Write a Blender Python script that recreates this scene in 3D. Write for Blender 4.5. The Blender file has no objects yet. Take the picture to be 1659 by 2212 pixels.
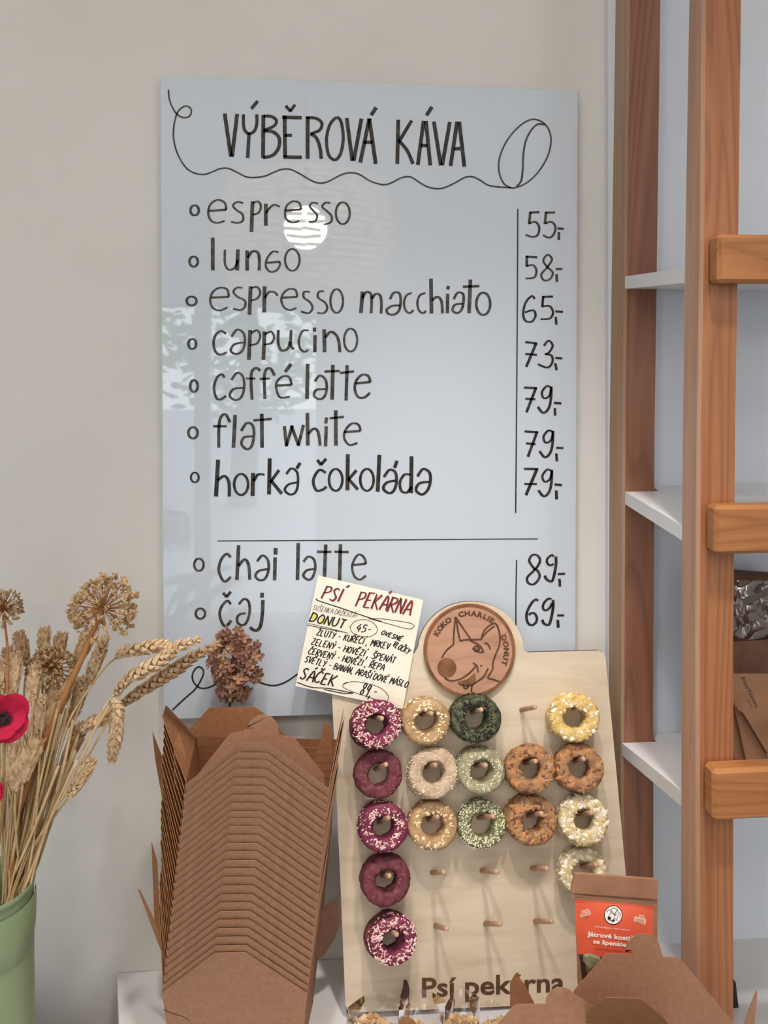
import bpy, bmesh, math, random
from mathutils import Vector, Matrix, Quaternion

random.seed(7)
scene = bpy.context.scene
COL = scene.collection
# ------------------------------------------------------------------ camera
F, CX, CY = 1650.0, 829.5, 760.0          # focal length and principal point for a 1659x2212 frame
CAMZ, DC, YAW = 1.6, 1.085, math.radians(4.6)
CAM = Vector((0, -DC, CAMZ))
FWD = Vector((math.sin(YAW), math.cos(YAW), 0))
RGT = Vector((math.cos(YAW), -math.sin(YAW), 0))
UP = Vector((0, 0, 1))
cd = bpy.data.cameras.new('camera')
cd.sensor_fit = 'AUTO'; cd.sensor_width = 36.0
cd.lens = F * 36.0 / 2212.0
cd.shift_y = -(1106.0 - CY) / 2212.0
cd.clip_start = 0.02
cam = bpy.data.objects.new('camera', cd); COL.objects.link(cam)
cam.location = CAM
cam.rotation_euler = (math.pi / 2, 0, -YAW)
scene.camera = cam
# ------------------------------------------------------------------ world, light, exposure
scene.view_settings.view_transform = 'Standard'
scene.view_settings.look = 'None'
scene.view_settings.exposure = -0.42
scene.view_settings.gamma = 1.0
scene.view_settings.use_curve_mapping = False
world = bpy.data.worlds.new('sky'); scene.world = world; world.use_nodes = True
wn = world.node_tree.nodes; wl = world.node_tree.links
bg = wn['Background']
tc = wn.new('ShaderNodeTexCoord'); sep = wn.new('ShaderNodeSeparateXYZ'); rp = wn.new('ShaderNodeValToRGB')
wl.new(tc.outputs['Generated'], sep.inputs[0]); wl.new(sep.outputs['Z'], rp.inputs[0])
rp.color_ramp.elements[0].position = 0.0; rp.color_ramp.elements[0].color = (0.93, 0.965, 1.0, 1)
rp.color_ramp.elements[1].position = 0.8; rp.color_ramp.elements[1].color = (0.62, 0.78, 1.0, 1)
wl.new(rp.outputs[0], bg.inputs['Color']); bg.inputs['Strength'].default_value = 6.5

def area(name, loc, target, sx, sy, power, color):
    l = bpy.data.lights.new(name, 'AREA'); l.shape = 'RECTANGLE'; l.size = sx; l.size_y = sy
    l.energy = power; l.color = color
    o = bpy.data.objects.new(name, l); COL.objects.link(o); o.location = loc
    o.rotation_euler = (Vector(target) - Vector(loc)).to_track_quat('-Z', 'Y').to_euler()
    return o
def spot(name, loc, target, power, cone, color):
    l = bpy.data.lights.new(name, 'SPOT'); l.energy = power; l.color = color; l.spot_size = math.radians(cone); l.spot_blend = 0.9; l.shadow_soft_size = 0.06
    o = bpy.data.objects.new(name, l); COL.objects.link(o); o.location = loc
    o.rotation_euler = (Vector(target) - Vector(loc)).to_track_quat('-Z', 'Y').to_euler()
    return o
LIGHT_A = spot('ceiling_spot_right', (0.34, -0.95, 3.2), (0.18, -0.10, 0.74), 150.0, 29, (1.0, 0.94, 0.87))
LIGHT_B = spot('ceiling_spot_left', (-0.12, -1.0, 3.2), (0.12, -0.10, 0.74), 118.0, 29, (1.0, 0.94, 0.87))
LIGHT_C = area('overhead_fill', (-0.1, -2.3, 3.2), (-0.1, -2.3, 0), 2.6, 1.1, 42.0, (1.0, 0.99, 0.98))  # added fill lamp, no fixture known; flat overhead to lighten the room
sun = bpy.data.lights.new('sun', 'SUN'); sun.energy = 3.0; sun.angle = 0.01; sun.color = (1, 0.95, 0.86)
so = bpy.data.objects.new('sun', sun); COL.objects.link(so); so.rotation_euler = (math.radians(38), 0, math.radians(60))

# ------------------------------------------------------------------ geometry helpers
def ray(px, py):
    return FWD + RGT * ((px - CX) / F) + UP * ((CY - py) / F)
def D(px, py, d):                       # point at axial depth d
    return CAM + ray(px, py) * d
class Plane:
    def __init__(s, p0, n): s.p0 = Vector(p0); s.n = Vector(n).normalized()
    def P(s, px, py, off=0.0):
        r = ray(px, py); t = (s.p0 + s.n * off - CAM).dot(s.n) / r.dot(s.n)
        return CAM + r * t
WALL = Plane((0, 0, 0), (0, -1, 0))
def W(px, py, o=0.0): return WALL.P(px, py, o)
def Z(px, py, z): return Plane((0, 0, z), (0, 0, 1)).P(px, py)

class MB:
    def __init__(s): s.v = []; s.f = []; s.m = []
    def add(s, vs, fs, mi=0):
        b = len(s.v); s.v += [Vector(v) for v in vs]
        for f in fs: s.f.append([i + b for i in f]); s.m.append(mi)
    def box(s, a, b):
        (x0, y0, z0), (x1, y1, z1) = a, b
        s.add([(x0,y0,z0),(x1,y0,z0),(x1,y1,z0),(x0,y1,z0),(x0,y0,z1),(x1,y0,z1),(x1,y1,z1),(x0,y1,z1)],
              [(0,3,2,1),(4,5,6,7),(0,1,5,4),(1,2,6,5),(2,3,7,6),(3,0,4,7)])
    def prism(s, poly, vec, mi=0):      # polygon extruded by vec
        n = len(poly); vec = Vector(vec); poly = [Vector(p) for p in poly]
        s.add(poly + [p + vec for p in poly], [list(range(n)), list(range(2*n-1, n-1, -1))] + [(i, i+n, (i+1) % n + n, (i+1) % n) for i in range(n)], mi)
    def loft(s, rings, cap=True, closed=True, mi=0):
        n = len(rings[0]); vs = [p for r in rings for p in r]; fs = []
        for k in range(len(rings)-1):
            for i in range(n if closed else n-1):
                j = (i+1) % n
                fs.append((k*n+i, k*n+j, (k+1)*n+j, (k+1)*n+i))
        if cap:
            fs.append(list(range(n))[::-1]); fs.append([(len(rings)-1)*n+i for i in range(n)])
        s.add(vs, fs, mi)
    def tube(s, pts, radii, n=6, cap=True, mi=0):
        pts = [Vector(p) for p in pts]; rings = []; ref = None
        if not hasattr(radii, '__len__'): radii = [radii]*len(pts)
        for i, p in enumerate(pts):
            t = (pts[min(i+1, len(pts)-1)] - pts[max(i-1, 0)]).normalized()
            if ref is None: ref = t.orthogonal().normalized()
            ref = (ref - t*ref.dot(t)).normalized(); b = t.cross(ref)
            rings.append([p + (ref*math.cos(2*math.pi*k/n) + b*math.sin(2*math.pi*k/n))*radii[i] for k in range(n)])
        s.loft(rings, cap, mi=mi)
    def build(s, name, mat, parent=None, smooth=False):
        org = parent['_o'] if parent is not None and '_o' in parent else (0,0,0)
        org = Vector(org)
        me = bpy.data.meshes.new(name)
        me.from_pydata([tuple(v - org) for v in s.v], [], s.f)
        mats = mat if isinstance(mat, (list, tuple)) else [mat]
        for m in mats: me.materials.append(m)
        if len(mats) > 1: me.polygons.foreach_set('material_index', s.m)
        bm = bmesh.new(); bm.from_mesh(me); bmesh.ops.recalc_face_normals(bm, faces=bm.faces); bm.to_mesh(me); bm.free()
        if smooth: me.polygons.foreach_set('use_smooth', [True]*len(me.polygons))
        o = bpy.data.objects.new(name, me); COL.objects.link(o)
        if parent is not None: o.parent = parent
        return o
def tag(o, label=None, cat=None, group=None, kind=None):
    if label: o['label'] = label
    if cat: o['category'] = cat
    if group: o['group'] = group
    if kind: o['kind'] = kind
    return o
def empty(name, loc, label=None, cat=None, group=None):
    o = bpy.data.objects.new(name, None); COL.objects.link(o); o.location = loc; o.empty_display_size = 0.02
    o['_o'] = tuple(loc)
    return tag(o, label, cat, group)
def copy_tree(o, parent=None):
    c = o.copy(); COL.objects.link(c)
    if parent is not None: c.parent = parent
    for ch in list(o.children): copy_tree(ch, c)
    return c
def bevel(o, w, seg=2):
    m = o.modifiers.new('bevel', 'BEVEL'); m.width = w; m.segments = seg; m.limit_method = 'ANGLE'; m.angle_limit = math.radians(40)
    return o
def smoothpts(pts, k=6):                # Catmull-Rom through the points
    if len(pts) < 3: return [tuple(map(float, p)) for p in pts]
    closed = pts[0] == pts[-1] and len(pts) > 3
    out = []; n = len(pts)
    for i in range(n-1):
        p1, p2 = pts[i], pts[i+1]
        p0 = pts[i-1] if i > 0 else (pts[-2] if closed else p1)
        p3 = pts[i+2] if i+2 < n else (pts[1] if closed else p2)
        for j in range(k):
            t = j/k
            out.append(tuple(0.5*((2*b) + (c-a)*t + (2*a-5*b+4*c-d)*t*t + (3*b-a-3*c+d)*t**3) for a, b, c, d in zip(p0, p1, p2, p3)))
    out.append(tuple(map(float, pts[-1])))
    return out
def ribbon(mb, pts, w, fn, k=6, chisel=0.3, taper=0.0):
    p = smoothpts(pts, k); n = len(p); L = []; R = []
    for i in range(n):
        a = p[max(i-1, 0)]; b = p[min(i+1, n-1)]
        dx, dy = b[0]-a[0], b[1]-a[1]; l = math.hypot(dx, dy) or 1
        dx /= l; dy /= l
        ww = w*((1-chisel) + chisel*abs(dy))*0.5
        if taper: ww *= 1 - taper*abs(2*i/max(n-1, 1)-1)**2
        L.append(fn(p[i][0]-dy*ww, p[i][1]+dx*ww)); R.append(fn(p[i][0]+dy*ww, p[i][1]-dx*ww))
    mb.add(L+R, [(i, i+1, n+i+1, n+i) for i in range(n-1)])
def ell(cx, cy, rx, ry, a0=-100, n=14, over=0):
    return [(cx+rx*math.cos(math.radians(a0+360*i/n)), cy+ry*math.sin(math.radians(a0+360*i/n))) for i in range(n)] + \
           [(cx+rx*math.cos(math.radians(a0)), cy+ry*math.sin(math.radians(a0)))]
def textpolys(body, res=3, bold=0.0):
    c = bpy.data.curves.new('t', 'FONT'); c.body = body; c.resolution_u = res; c.offset = bold
    o = bpy.data.objects.new('t', c); m = bpy.data.meshes.new_from_object(o)
    vs = [tuple(v.co) for v in m.vertices]; fs = [list(q.vertices) for q in m.polygons]
    bpy.data.objects.remove(o); bpy.data.meshes.remove(m)
    return vs, fs
def put_text(mb, body, x0, y0, height, fn, width=None, slope=0.0, capH=0.70, bold=0.0):
    """text whose baseline starts at px (x0,y0); cap height in px; slope = dy/dx of the baseline"""
    vs, fs = textpolys(body, 3, bold); sc = height/capH
    w = max(v[0] for v in vs); sx = width/w if width else sc
    mb.add([fn(x0 + v[0]*sx - slope*(-v[1]*sc)*1.0*0 , y0 - v[1]*sc + slope*v[0]*sx) for v in vs], fs)

# ------------------------------------------------------------------ materials
def lin(c): c /= 255.0; return c/12.92 if c <= 0.04045 else ((c+0.055)/1.055)**2.4
def rgb(r, g, b): return (lin(r), lin(g), lin(b), 1)
def mat(name, col, rough=0.6, spec=0.5, metallic=0.0):
    m = bpy.data.materials.new(name); m.use_nodes = True
    b = m.node_tree.nodes['Principled BSDF']
    b.inputs['Base Color'].default_value = col; b.inputs['Roughness'].default_value = rough
    b.inputs['Specular IOR Level'].default_value = spec; b.inputs['Metallic'].default_value = metallic
    return m
def nodes(m): return m.node_tree.nodes, m.node_tree.links, m.node_tree.nodes['Principled BSDF']
def noise_col(m, cols, scale=(1,1,1), nscale=30, detail=6, pos=None, rough=0.6, dist=0.0, bump=0.0, bscale=None, bdist=0.001, coord='Object'):
    n, l, b = nodes(m)
    t = n.new('ShaderNodeTexCoord'); mp = n.new('ShaderNodeMapping'); mp.inputs['Scale'].default_value = scale
    nz = n.new('ShaderNodeTexNoise'); nz.inputs['Scale'].default_value = nscale; nz.inputs['Detail'].default_value = detail
    nz.inputs['Roughness'].default_value = rough; nz.inputs['Distortion'].default_value = dist
    r = n.new('ShaderNodeValToRGB')
    l.new(t.outputs[coord], mp.inputs[0]); l.new(mp.outputs[0], nz.inputs['Vector']); l.new(nz.outputs['Fac'], r.inputs[0])
    pos = pos or [0.3 + 0.4*i/max(len(cols)-1, 1) for i in range(len(cols))]
    while len(r.color_ramp.elements) < len(cols): r.color_ramp.elements.new(0.5)
    for e, c, p in zip(r.color_ramp.elements, cols, pos): e.position = p; e.color = c
    l.new(r.outputs[0], b.inputs['Base Color'])
    if bump:
        nb = n.new('ShaderNodeTexNoise'); nb.inputs['Scale'].default_value = bscale or nscale; nb.inputs['Detail'].default_value = 4
        bp = n.new('ShaderNodeBump'); bp.inputs['Strength'].default_value = bump; bp.inputs['Distance'].default_value = bdist
        l.new(mp.outputs[0] if not bscale else t.outputs[coord], nb.inputs['Vector']); l.new(nb.outputs['Fac'], bp.inputs['Height']); l.new(bp.outputs[0], b.inputs['Normal'])
    return m
def wood(name, dark, mid, light, axis='Z', scale=1.0, rough=0.42):
    """cathedral grain: distorted rings stretched along one axis"""
    m = mat(name, mid, rough, 0.4); n, l, b = nodes(m)
    t = n.new('ShaderNodeTexCoord'); mp = n.new('ShaderNodeMapping')
    s = [1.0, 1.0, 1.0]; s['XYZ'.index(axis)] = 0.06
    mp.inputs['Scale'].default_value = [q*scale for q in s]
    big = n.new('ShaderNodeTexNoise'); big.inputs['Scale'].default_value = 15; big.inputs['Detail'].default_value = 1.5; big.inputs['Distortion'].default_value = 0.4
    mul = n.new('ShaderNodeMath'); mul.operation = 'MULTIPLY'; mul.inputs[1].default_value = 13.0
    fr = n.new('ShaderNodeMath'); fr.operation = 'FRACT'
    r = n.new('ShaderNodeValToRGB'); els = r.color_ramp.elements
    els[0].position = 0.0; els[0].color = mid; els[1].position = 1.0; els[1].color = mid
    e = els.new(0.55); e.color = light; e = els.new(0.9); e.color = dark
    fib = n.new('ShaderNodeTexNoise'); fib.inputs['Scale'].default_value = 260; fib.inputs['Detail'].default_value = 3
    mp2 = n.new('ShaderNodeMapping'); s2 = [1.0, 1.0, 1.0]; s2['XYZ'.index(axis)] = 0.03; mp2.inputs['Scale'].default_value = s2
    mix = n.new('ShaderNodeMixRGB'); mix.blend_type = 'MULTIPLY'; mix.inputs[0].default_value = 0.3
    fr2 = n.new('ShaderNodeValToRGB'); fr2.color_ramp.elements[0].color = (0.62,0.58,0.55,1); fr2.color_ramp.elements[1].color = (1.15,1.12,1.1,1)
    fr2.color_ramp.elements[0].position = 0.3; fr2.color_ramp.elements[1].position = 0.7
    l.new(t.outputs['Object'], mp.inputs[0]); l.new(mp.outputs[0], big.inputs['Vector']); l.new(big.outputs['Fac'], mul.inputs[0]); l.new(mul.outputs[0], fr.inputs[0]); l.new(fr.outputs[0], r.inputs[0])
    l.new(t.outputs['Object'], mp2.inputs[0]); l.new(mp2.outputs[0], fib.inputs['Vector']); l.new(fib.outputs['Fac'], fr2.inputs[0])
    l.new(r.outputs[0], mix.inputs[1]); l.new(fr2.outputs[0], mix.inputs[2]); l.new(mix.outputs[0], b.inputs['Base Color'])
    return m
M = {}
M['wall'] = noise_col(mat('wall_paint', rgb(214,209,204), 0.85, 0.2), [rgb(212,207,202), rgb(218,213,209)], nscale=4, detail=3, bump=0.25, bscale=160, bdist=0.0012)
M['ceil'] = mat('ceiling_paint', rgb(232,230,226), 0.9, 0.2)
M['floor'] = noise_col(mat('floor_stone', rgb(150,142,132), 0.5), [rgb(140,132,122), rgb(165,157,147)], nscale=6)
M['white'] = noise_col(mat('white_laminate', rgb(222,221,222), 0.35), [rgb(220,219,220), rgb(226,225,226)], nscale=3)
M['panel'] = noise_col(mat('sky_tinted_white_panel', rgb(216,222,233), 0.4), [rgb(214,220,231), rgb(219,225,236)], nscale=3)  # white laminate with the blue of the sky light mixed into its colour
M['counter'] = noise_col(mat('counter_white', rgb(214,211,210), 0.45), [rgb(208,205,204), rgb(218,215,214)], nscale=7, bump=0.1, bscale=40)
# white back-painted glass: a clear gloss over a pale body
M['glass'] = mat('back_painted_glass', rgb(200,208,219), 0.02, 0.8)
_n, _l, _b = nodes(M['glass']); _b.inputs['IOR'].default_value = 1.5
M['glass_edge'] = mat('glass_edge', rgb(196,216,220), 0.1, 0.5)
M['ink'] = noise_col(mat('black_marker', rgb(40,38,37), 0.5, 0.3), [rgb(24,23,23), rgb(52,48,45), rgb(78,73,68)], nscale=130, detail=4, pos=[0.35,0.55,0.75])
M['ink_grey'] = noise_col(mat('washed_marker', rgb(70,66,62), 0.5, 0.3), [rgb(40,38,37), rgb(70,66,61), rgb(98,93,87)], nscale=120, detail=4, pos=[0.33,0.5,0.72])
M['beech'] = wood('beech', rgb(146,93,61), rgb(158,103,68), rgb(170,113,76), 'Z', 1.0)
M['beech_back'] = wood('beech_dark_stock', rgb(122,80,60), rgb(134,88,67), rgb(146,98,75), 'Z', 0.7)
M['lit_side_back'] = noise_col(mat('beech_lit_side_tan', rgb(164,132,104), 0.45), [rgb(154,121,94), rgb(172,142,114)], scale=(1,1,0.04), nscale=90)  # back post's left side: window light painted in as a paler colour
M['lit_side_front'] = noise_col(mat('beech_lit_side', rgb(176,136,112), 0.45), [rgb(166,124,100), rgb(186,146,122)], scale=(1,1,0.04), nscale=90)  # front post's left side, likewise paler with the window light in its colour
M['beech_rail'] = wood('beech_rail', rgb(152,98,57), rgb(166,109,64), rgb(178,120,73), 'X', 1.0)
M['ply'] = noise_col(mat('birch_plywood', rgb(216,196,170), 0.6, 0.3), [rgb(196,177,152), rgb(210,193,170), rgb(218,203,182)], scale=(1,1,6), nscale=5, detail=8, dist=0.8)
M['ply_edge'] = mat('burnt_edge', rgb(70,48,34), 0.8)
M['peg'] = noise_col(mat('dowel', rgb(190,150,122), 0.6), [rgb(180,140,112), rgb(202,164,136)], scale=(1,1,1), nscale=60)
M['engrave'] = noise_col(mat('laser_engraving', rgb(84,52,34), 0.85), [rgb(68,42,28), rgb(104,68,44)], nscale=90)
M['disc'] = noise_col(mat('stained_disc', rgb(176,130,104), 0.65, 0.3), [rgb(164,118,94), rgb(182,137,112), rgb(192,148,122)], scale=(1,1,5), nscale=14, dist=0.6)
M['disc_fill'] = noise_col(mat('engraved_fill', rgb(120,78,48), 0.8), [rgb(98,62,38), rgb(146,98,60)], nscale=60)
M['kraft'] = noise_col(mat('kraft_board', rgb(168,120,90), 0.8, 0.25), [rgb(150,109,84), rgb(158,116,91), rgb(166,124,98)], nscale=170, detail=5, bump=0.05, bscale=300, bdist=0.0003)
M['kraft_in'] = noise_col(mat('kraft_inner', rgb(160,108,72), 0.8, 0.25), [rgb(140,94,62), rgb(156,108,75)], nscale=150, detail=5)
M['kraft_bag'] = noise_col(mat('kraft_paper', rgb(160,116,90), 0.75, 0.25), [rgb(150,108,82), rgb(170,126,98)], nscale=25, detail=6, bump=0.3, bscale=30, bdist=0.002)
M['kraft_dark'] = noise_col(mat('brown_paper', rgb(118,84,68), 0.7, 0.3), [rgb(106,74,60), rgb(128,93,76)], nscale=40, detail=5)
M['card'] = noise_col(mat('card_stock', rgb(238,228,210), 0.8, 0.2), [rgb(234,223,203), rgb(242,234,220)], nscale=18)
M['pen'] = mat('brush_pen', rgb(28,26,28), 0.6)
M['pen_thin'] = mat('grey_pen', rgb(96,90,84), 0.7)
M['pen_red'] = mat('red_pen', rgb(150,40,52), 0.6)
M['pen_yellow'] = mat('yellow_highlight', rgb(226,204,92), 0.7)
M['pen_green'] = mat('green_highlight', rgb(120,160,110), 0.7)
M['vase'] = noise_col(mat('green_enamel', rgb(138,156,118), 0.38, 0.5), [rgb(134,152,114), rgb(142,160,122)], nscale=4)
M['straw'] = noise_col(mat('straw', rgb(196,160,112), 0.7, 0.3), [rgb(168,136,98), rgb(198,168,126), rgb(214,188,148)], nscale=45)
M['straw2'] = noise_col(mat('straw_green', rgb(178,150,100), 0.7, 0.3), [rgb(150,122,78), rgb(186,160,112)], nscale=40)
M['wheat'] = noise_col(mat('wheat_grain', rgb(204,168,122), 0.65, 0.3), [rgb(172,136,100), rgb(206,174,136), rgb(226,202,166)], nscale=150, detail=3)
M['wheat2'] = noise_col(mat('wheat_grain_brown', rgb(184,140,98), 0.65, 0.3), [rgb(146,112,82), rgb(184,148,112), rgb(204,172,134)], nscale=150, detail=3)
M['allium'] = noise_col(mat('dry_allium', rgb(184,148,100), 0.75, 0.2), [rgb(132,102,74), rgb(182,150,108), rgb(202,172,132)], nscale=110, detail=3)
M['allium_stem'] = noise_col(mat('allium_stem', rgb(168,112,66), 0.6, 0.3), [rgb(150,92,50), rgb(184,132,84)], scale=(1,1,0.1), nscale=50)
M['poppy'] = noise_col(mat('poppy_petal', rgb(206,44,78), 0.7, 0.2), [rgb(192,32,66), rgb(214,52,88)], nscale=20)
M['poppy_heart'] = noise_col(mat('poppy_heart', rgb(44,28,34), 0.8), [rgb(28,18,24), rgb(70,44,50)], nscale=200)
M['hyd'] = noise_col(mat('dry_hydrangea', rgb(150,102,84), 0.75, 0.2), [rgb(104,64,62), rgb(136,94,80), rgb(160,122,96)], nscale=28, detail=3)
M['hyd2'] = noise_col(mat('dry_hydrangea_tan', rgb(178,132,92), 0.75, 0.2), [rgb(138,98,74), rgb(174,136,102)], nscale=28, detail=3)
M['twig'] = mat('dark_twig', rgb(86,58,46), 0.8)
M['orange'] = noise_col(mat('orange_label', rgb(226,96,66), 0.45, 0.4), [rgb(216,88,60), rgb(232,106,76)], nscale=12)
M['paper_white'] = mat('print_white', rgb(244,238,232), 0.5)
M['print_black'] = mat('print_black', rgb(26,22,24), 0.5)
M['print_pale'] = mat('print_pale_orange', rgb(246,186,160), 0.5)
M['print_dark'] = mat('print_dark_red', rgb(120,38,28), 0.5)
M['window_dark'] = mat('pouch_window', rgb(70,52,44), 0.3)
M['biscuit'] = noise_col(mat('green_biscuit', rgb(128,124,92), 0.85), [rgb(104,102,74), rgb(150,146,112)], nscale=120, bump=0.4, bdist=0.002)
M['black'] = mat('black_plastic', rgb(18,18,20), 0.5)
M['crumb'] = noise_col(mat('oat_crumbs', rgb(206,168,122), 0.8), [rgb(138,98,62), rgb(182,142,98), rgb(222,198,162)], nscale=70, detail=3)
M['pane'] = None
def film(name, gloss=0.25, tint=(0.97,0.97,0.98,1), rough=0.06):
    m = bpy.data.materials.new(name); m.use_nodes = True; n = m.node_tree.nodes; l = m.node_tree.links
    for q in list(n):
        if q.type != 'OUTPUT_MATERIAL': n.remove(q)
    out = [q for q in n if q.type == 'OUTPUT_MATERIAL'][0]
    tr = n.new('ShaderNodeBsdfTransparent'); tr.inputs[0].default_value = tint
    gl = n.new('ShaderNodeBsdfGlossy'); gl.inputs['Roughness'].default_value = rough
    fr = n.new('ShaderNodeFresnel'); fr.inputs[0].default_value = 1.5
    ad = n.new('ShaderNodeMath'); ad.operation = 'MULTIPLY_ADD'; ad.inputs[1].default_value = 1.0; ad.inputs[2].default_value = gloss; ad.use_clamp = True
    mx = n.new('ShaderNodeMixShader')
    l.new(fr.outputs[0], ad.inputs[0]); l.new(ad.outputs[0], mx.inputs[0]); l.new(tr.outputs[0], mx.inputs[1]); l.new(gl.outputs[0], mx.inputs[2]); l.new(mx.outputs[0], out.inputs[0])
    return m
M['film'] = film('clear_film', 0.07)
M['film2'] = film('crinkled_film', 0.30, rough=0.12)
M['pane'] = film('window_glass', 0.0, (0.96,0.98,0.97,1), 0.0)
M['leaf'] = noise_col(mat('tree_leaf', rgb(96,140,70), 0.6), [rgb(70,116,48), rgb(130,172,92)], nscale=3)
M['bark'] = mat('bark', rgb(92,76,62), 0.9)
M['street'] = noise_col(mat('pavement', rgb(170,166,160), 0.9), [rgb(155,151,146), rgb(182,178,172)], nscale=3)
M['rattan'] = mat('rattan', rgb(206,160,112), 0.6)
_n, _l, _b = nodes(M['rattan'])
_tl = _n.new('ShaderNodeBsdfTranslucent'); _tl.inputs[0].default_value = rgb(250,222,186)
_mx = _n.new('ShaderNodeMixShader'); _mx.inputs[0].default_value = 0.6
_l.new(_b.outputs[0], _mx.inputs[1]); _l.new(_tl.outputs[0], _mx.inputs[2]); _l.new(_mx.outputs[0], _n['Material Output'].inputs[0])
M['bulb'] = mat('lamp_glow', (1,1,1,1)); _b = nodes(M['bulb'])[2]
_b.inputs['Emission Color'].default_value = (1.0, 0.93, 0.80, 1); _b.inputs['Emission Strength'].default_value = 60.0
def donut_mat(name, cols, nscale=60, bump=0.5, pos=None):
    return noise_col(mat(name, cols[0], 0.7, 0.35), cols, nscale=nscale, detail=5, pos=pos, bump=bump, bscale=90, bdist=0.0025)
M['d_purple'] = donut_mat('beetroot_dough', [rgb(86,30,52), rgb(112,38,66), rgb(130,56,82)])
M['d_plum'] = donut_mat('beetroot_dough_plain', [rgb(74,26,40), rgb(104,38,56), rgb(104,60,60), rgb(126,62,80)], nscale=140, bump=0.8)
M['d_tan'] = donut_mat('peanut_dough', [rgb(150,114,78), rgb(170,134,96), rgb(186,152,116)])
M['d_beige'] = donut_mat('oat_dough', [rgb(160,134,110), rgb(184,158,132), rgb(200,176,152)], nscale=90)
M['d_pale'] = donut_mat('pale_green_dough', [rgb(122,115,90), rgb(145,137,108), rgb(162,154,126)], nscale=90)
M['d_green'] = donut_mat('green_dough', [rgb(86,86,56), rgb(108,106,72), rgb(126,122,88)], nscale=80)
M['d_dark'] = donut_mat('spinach_dough', [rgb(46,46,36), rgb(76,76,54), rgb(106,104,74)], nscale=170, bump=1.0, pos=[0.40,0.52,0.68])
M['d_brown'] = donut_mat('carrot_dough', [rgb(112,78,58), rgb(150,110,82), rgb(170,122,76), rgb(176,142,118)], nscale=75, bump=1.0, pos=[0.3,0.45,0.56,0.72])
M['d_yellow'] = donut_mat('corn_dough', [rgb(186,156,108), rgb(208,176,104), rgb(222,200,158)], nscale=80)
M['d_cream'] = donut_mat('coconut_dough', [rgb(176,156,116), rgb(202,184,146), rgb(222,206,180)], nscale=90)
M['c_white'] = mat('oat_chip', rgb(236,214,200), 0.6)
M['c_pink'] = mat('pink_chip', rgb(226,178,176), 0.6)
M['c_cream'] = mat('cream_chip', rgb(238,216,178), 0.6)
M['c_pale'] = mat('pale_green_chip', rgb(234,229,202), 0.6)
M['c_black'] = mat('spinach_chip', rgb(26,27,25), 0.7)
M['c_olive'] = mat('olive_chip', rgb(112,110,78), 0.7)
M['c_yellow'] = mat('yellow_flake', rgb(214,176,88), 0.6)
M['c_coco'] = mat('coconut_flake', rgb(240,226,208), 0.6)
M['c_orange'] = mat('carrot_flake', rgb(190,128,76), 0.7)
M['c_brown'] = mat('brown_flake', rgb(112,70,48), 0.7)
M['c_speck'] = mat('plum_speck', rgb(196,120,126), 0.6)

# ------------------------------------------------------------------ the room
def structure(name, mb, m): return tag(mb.build(name, m), kind='structure')
RX0, RX1, RY, CEIL = -2.6, 2.2, 3.2, 3.25
b = MB(); b.box((RX0, 0, -0.05), (RX1, 0.12, CEIL)); structure('wall_back', b, M['wall'])
b = MB(); b.box((RX0, -RY-0.2, -0.12), (RX1, 0, -0.0)); structure('floor', b, M['floor'])
b = MB(); b.box((RX0, -RY-0.2, CEIL), (RX1, 0.12, CEIL+0.1)); structure('ceiling', b, M['ceil'])
b = MB(); b.box((RX0-0.1, -RY-0.2, -0.05), (RX0, 0.12, CEIL)); structure('wall_left', b, M['wall'])
b = MB(); b.box((RX1, -RY-0.2, -0.05), (RX1+0.1, 0.12, CEIL)); structure('wall_right', b, M['wall'])
def refl(px, py, Y):                    # where the mirror image seen at a pixel of the glass board stands, at distance Y from the wall
    p = W(px, py, 0.018); d = (p - CAM); d = Vector((d.x, -d.y, d.z)); t = (Y + p.y) / -d.y
    return p + d * t
xs = [refl(p, 1000, RY).x for p in (-420, 140, 285, 425, 444, 690, 1330, 1890)]
wins = [(xs[0], xs[1], 2.9), (xs[2], xs[3], refl(560, 655, RY).z), (xs[4], xs[5], refl(560, 655, RY).z), (xs[6], xs[7], 2.9)]  # first and last added unseen for frontal light; middle two show in the glass
z0w = 0.12
b = MB(); cur = RX0
for a, c, z1w in wins:
    b.box((cur, -RY-0.15, -0.05), (a, -RY, CEIL)); b.box((a, -RY-0.15, z1w), (c, -RY, CEIL)); b.box((a, -RY-0.15, -0.05), (c, -RY, z0w)); cur = c
b.box((cur, -RY-0.15, -0.05), (RX1, -RY, CEIL)); structure('wall_front', b, M['wall'])
for i, (a, c, z1w) in enumerate(wins):
    fr = MB(); t = 0.02
    fr.box((a, -RY-0.10, z0w), (a+t, -RY-0.04, z1w)); fr.box((c-t, -RY-0.10, z0w), (c, -RY-0.04, z1w))
    fr.box((a+t, -RY-0.10, z0w), (c-t, -RY-0.04, z0w+t)); fr.box((a+t, -RY-0.10, z1w-t), (c-t, -RY-0.04, z1w))
    fo = structure('window_%d' % (i+1), fr, M['white'])
    pn = MB(); pn.box((a+t, -RY-0.073, z0w+t), (c-t, -RY-0.067, z1w-t)); pn.build('pane', M['pane'], fo)
b = MB(); b.box((-14, -22, -0.30), (10, -RY-0.25, -0.12)); structure('street', b, M['street'])

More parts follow.
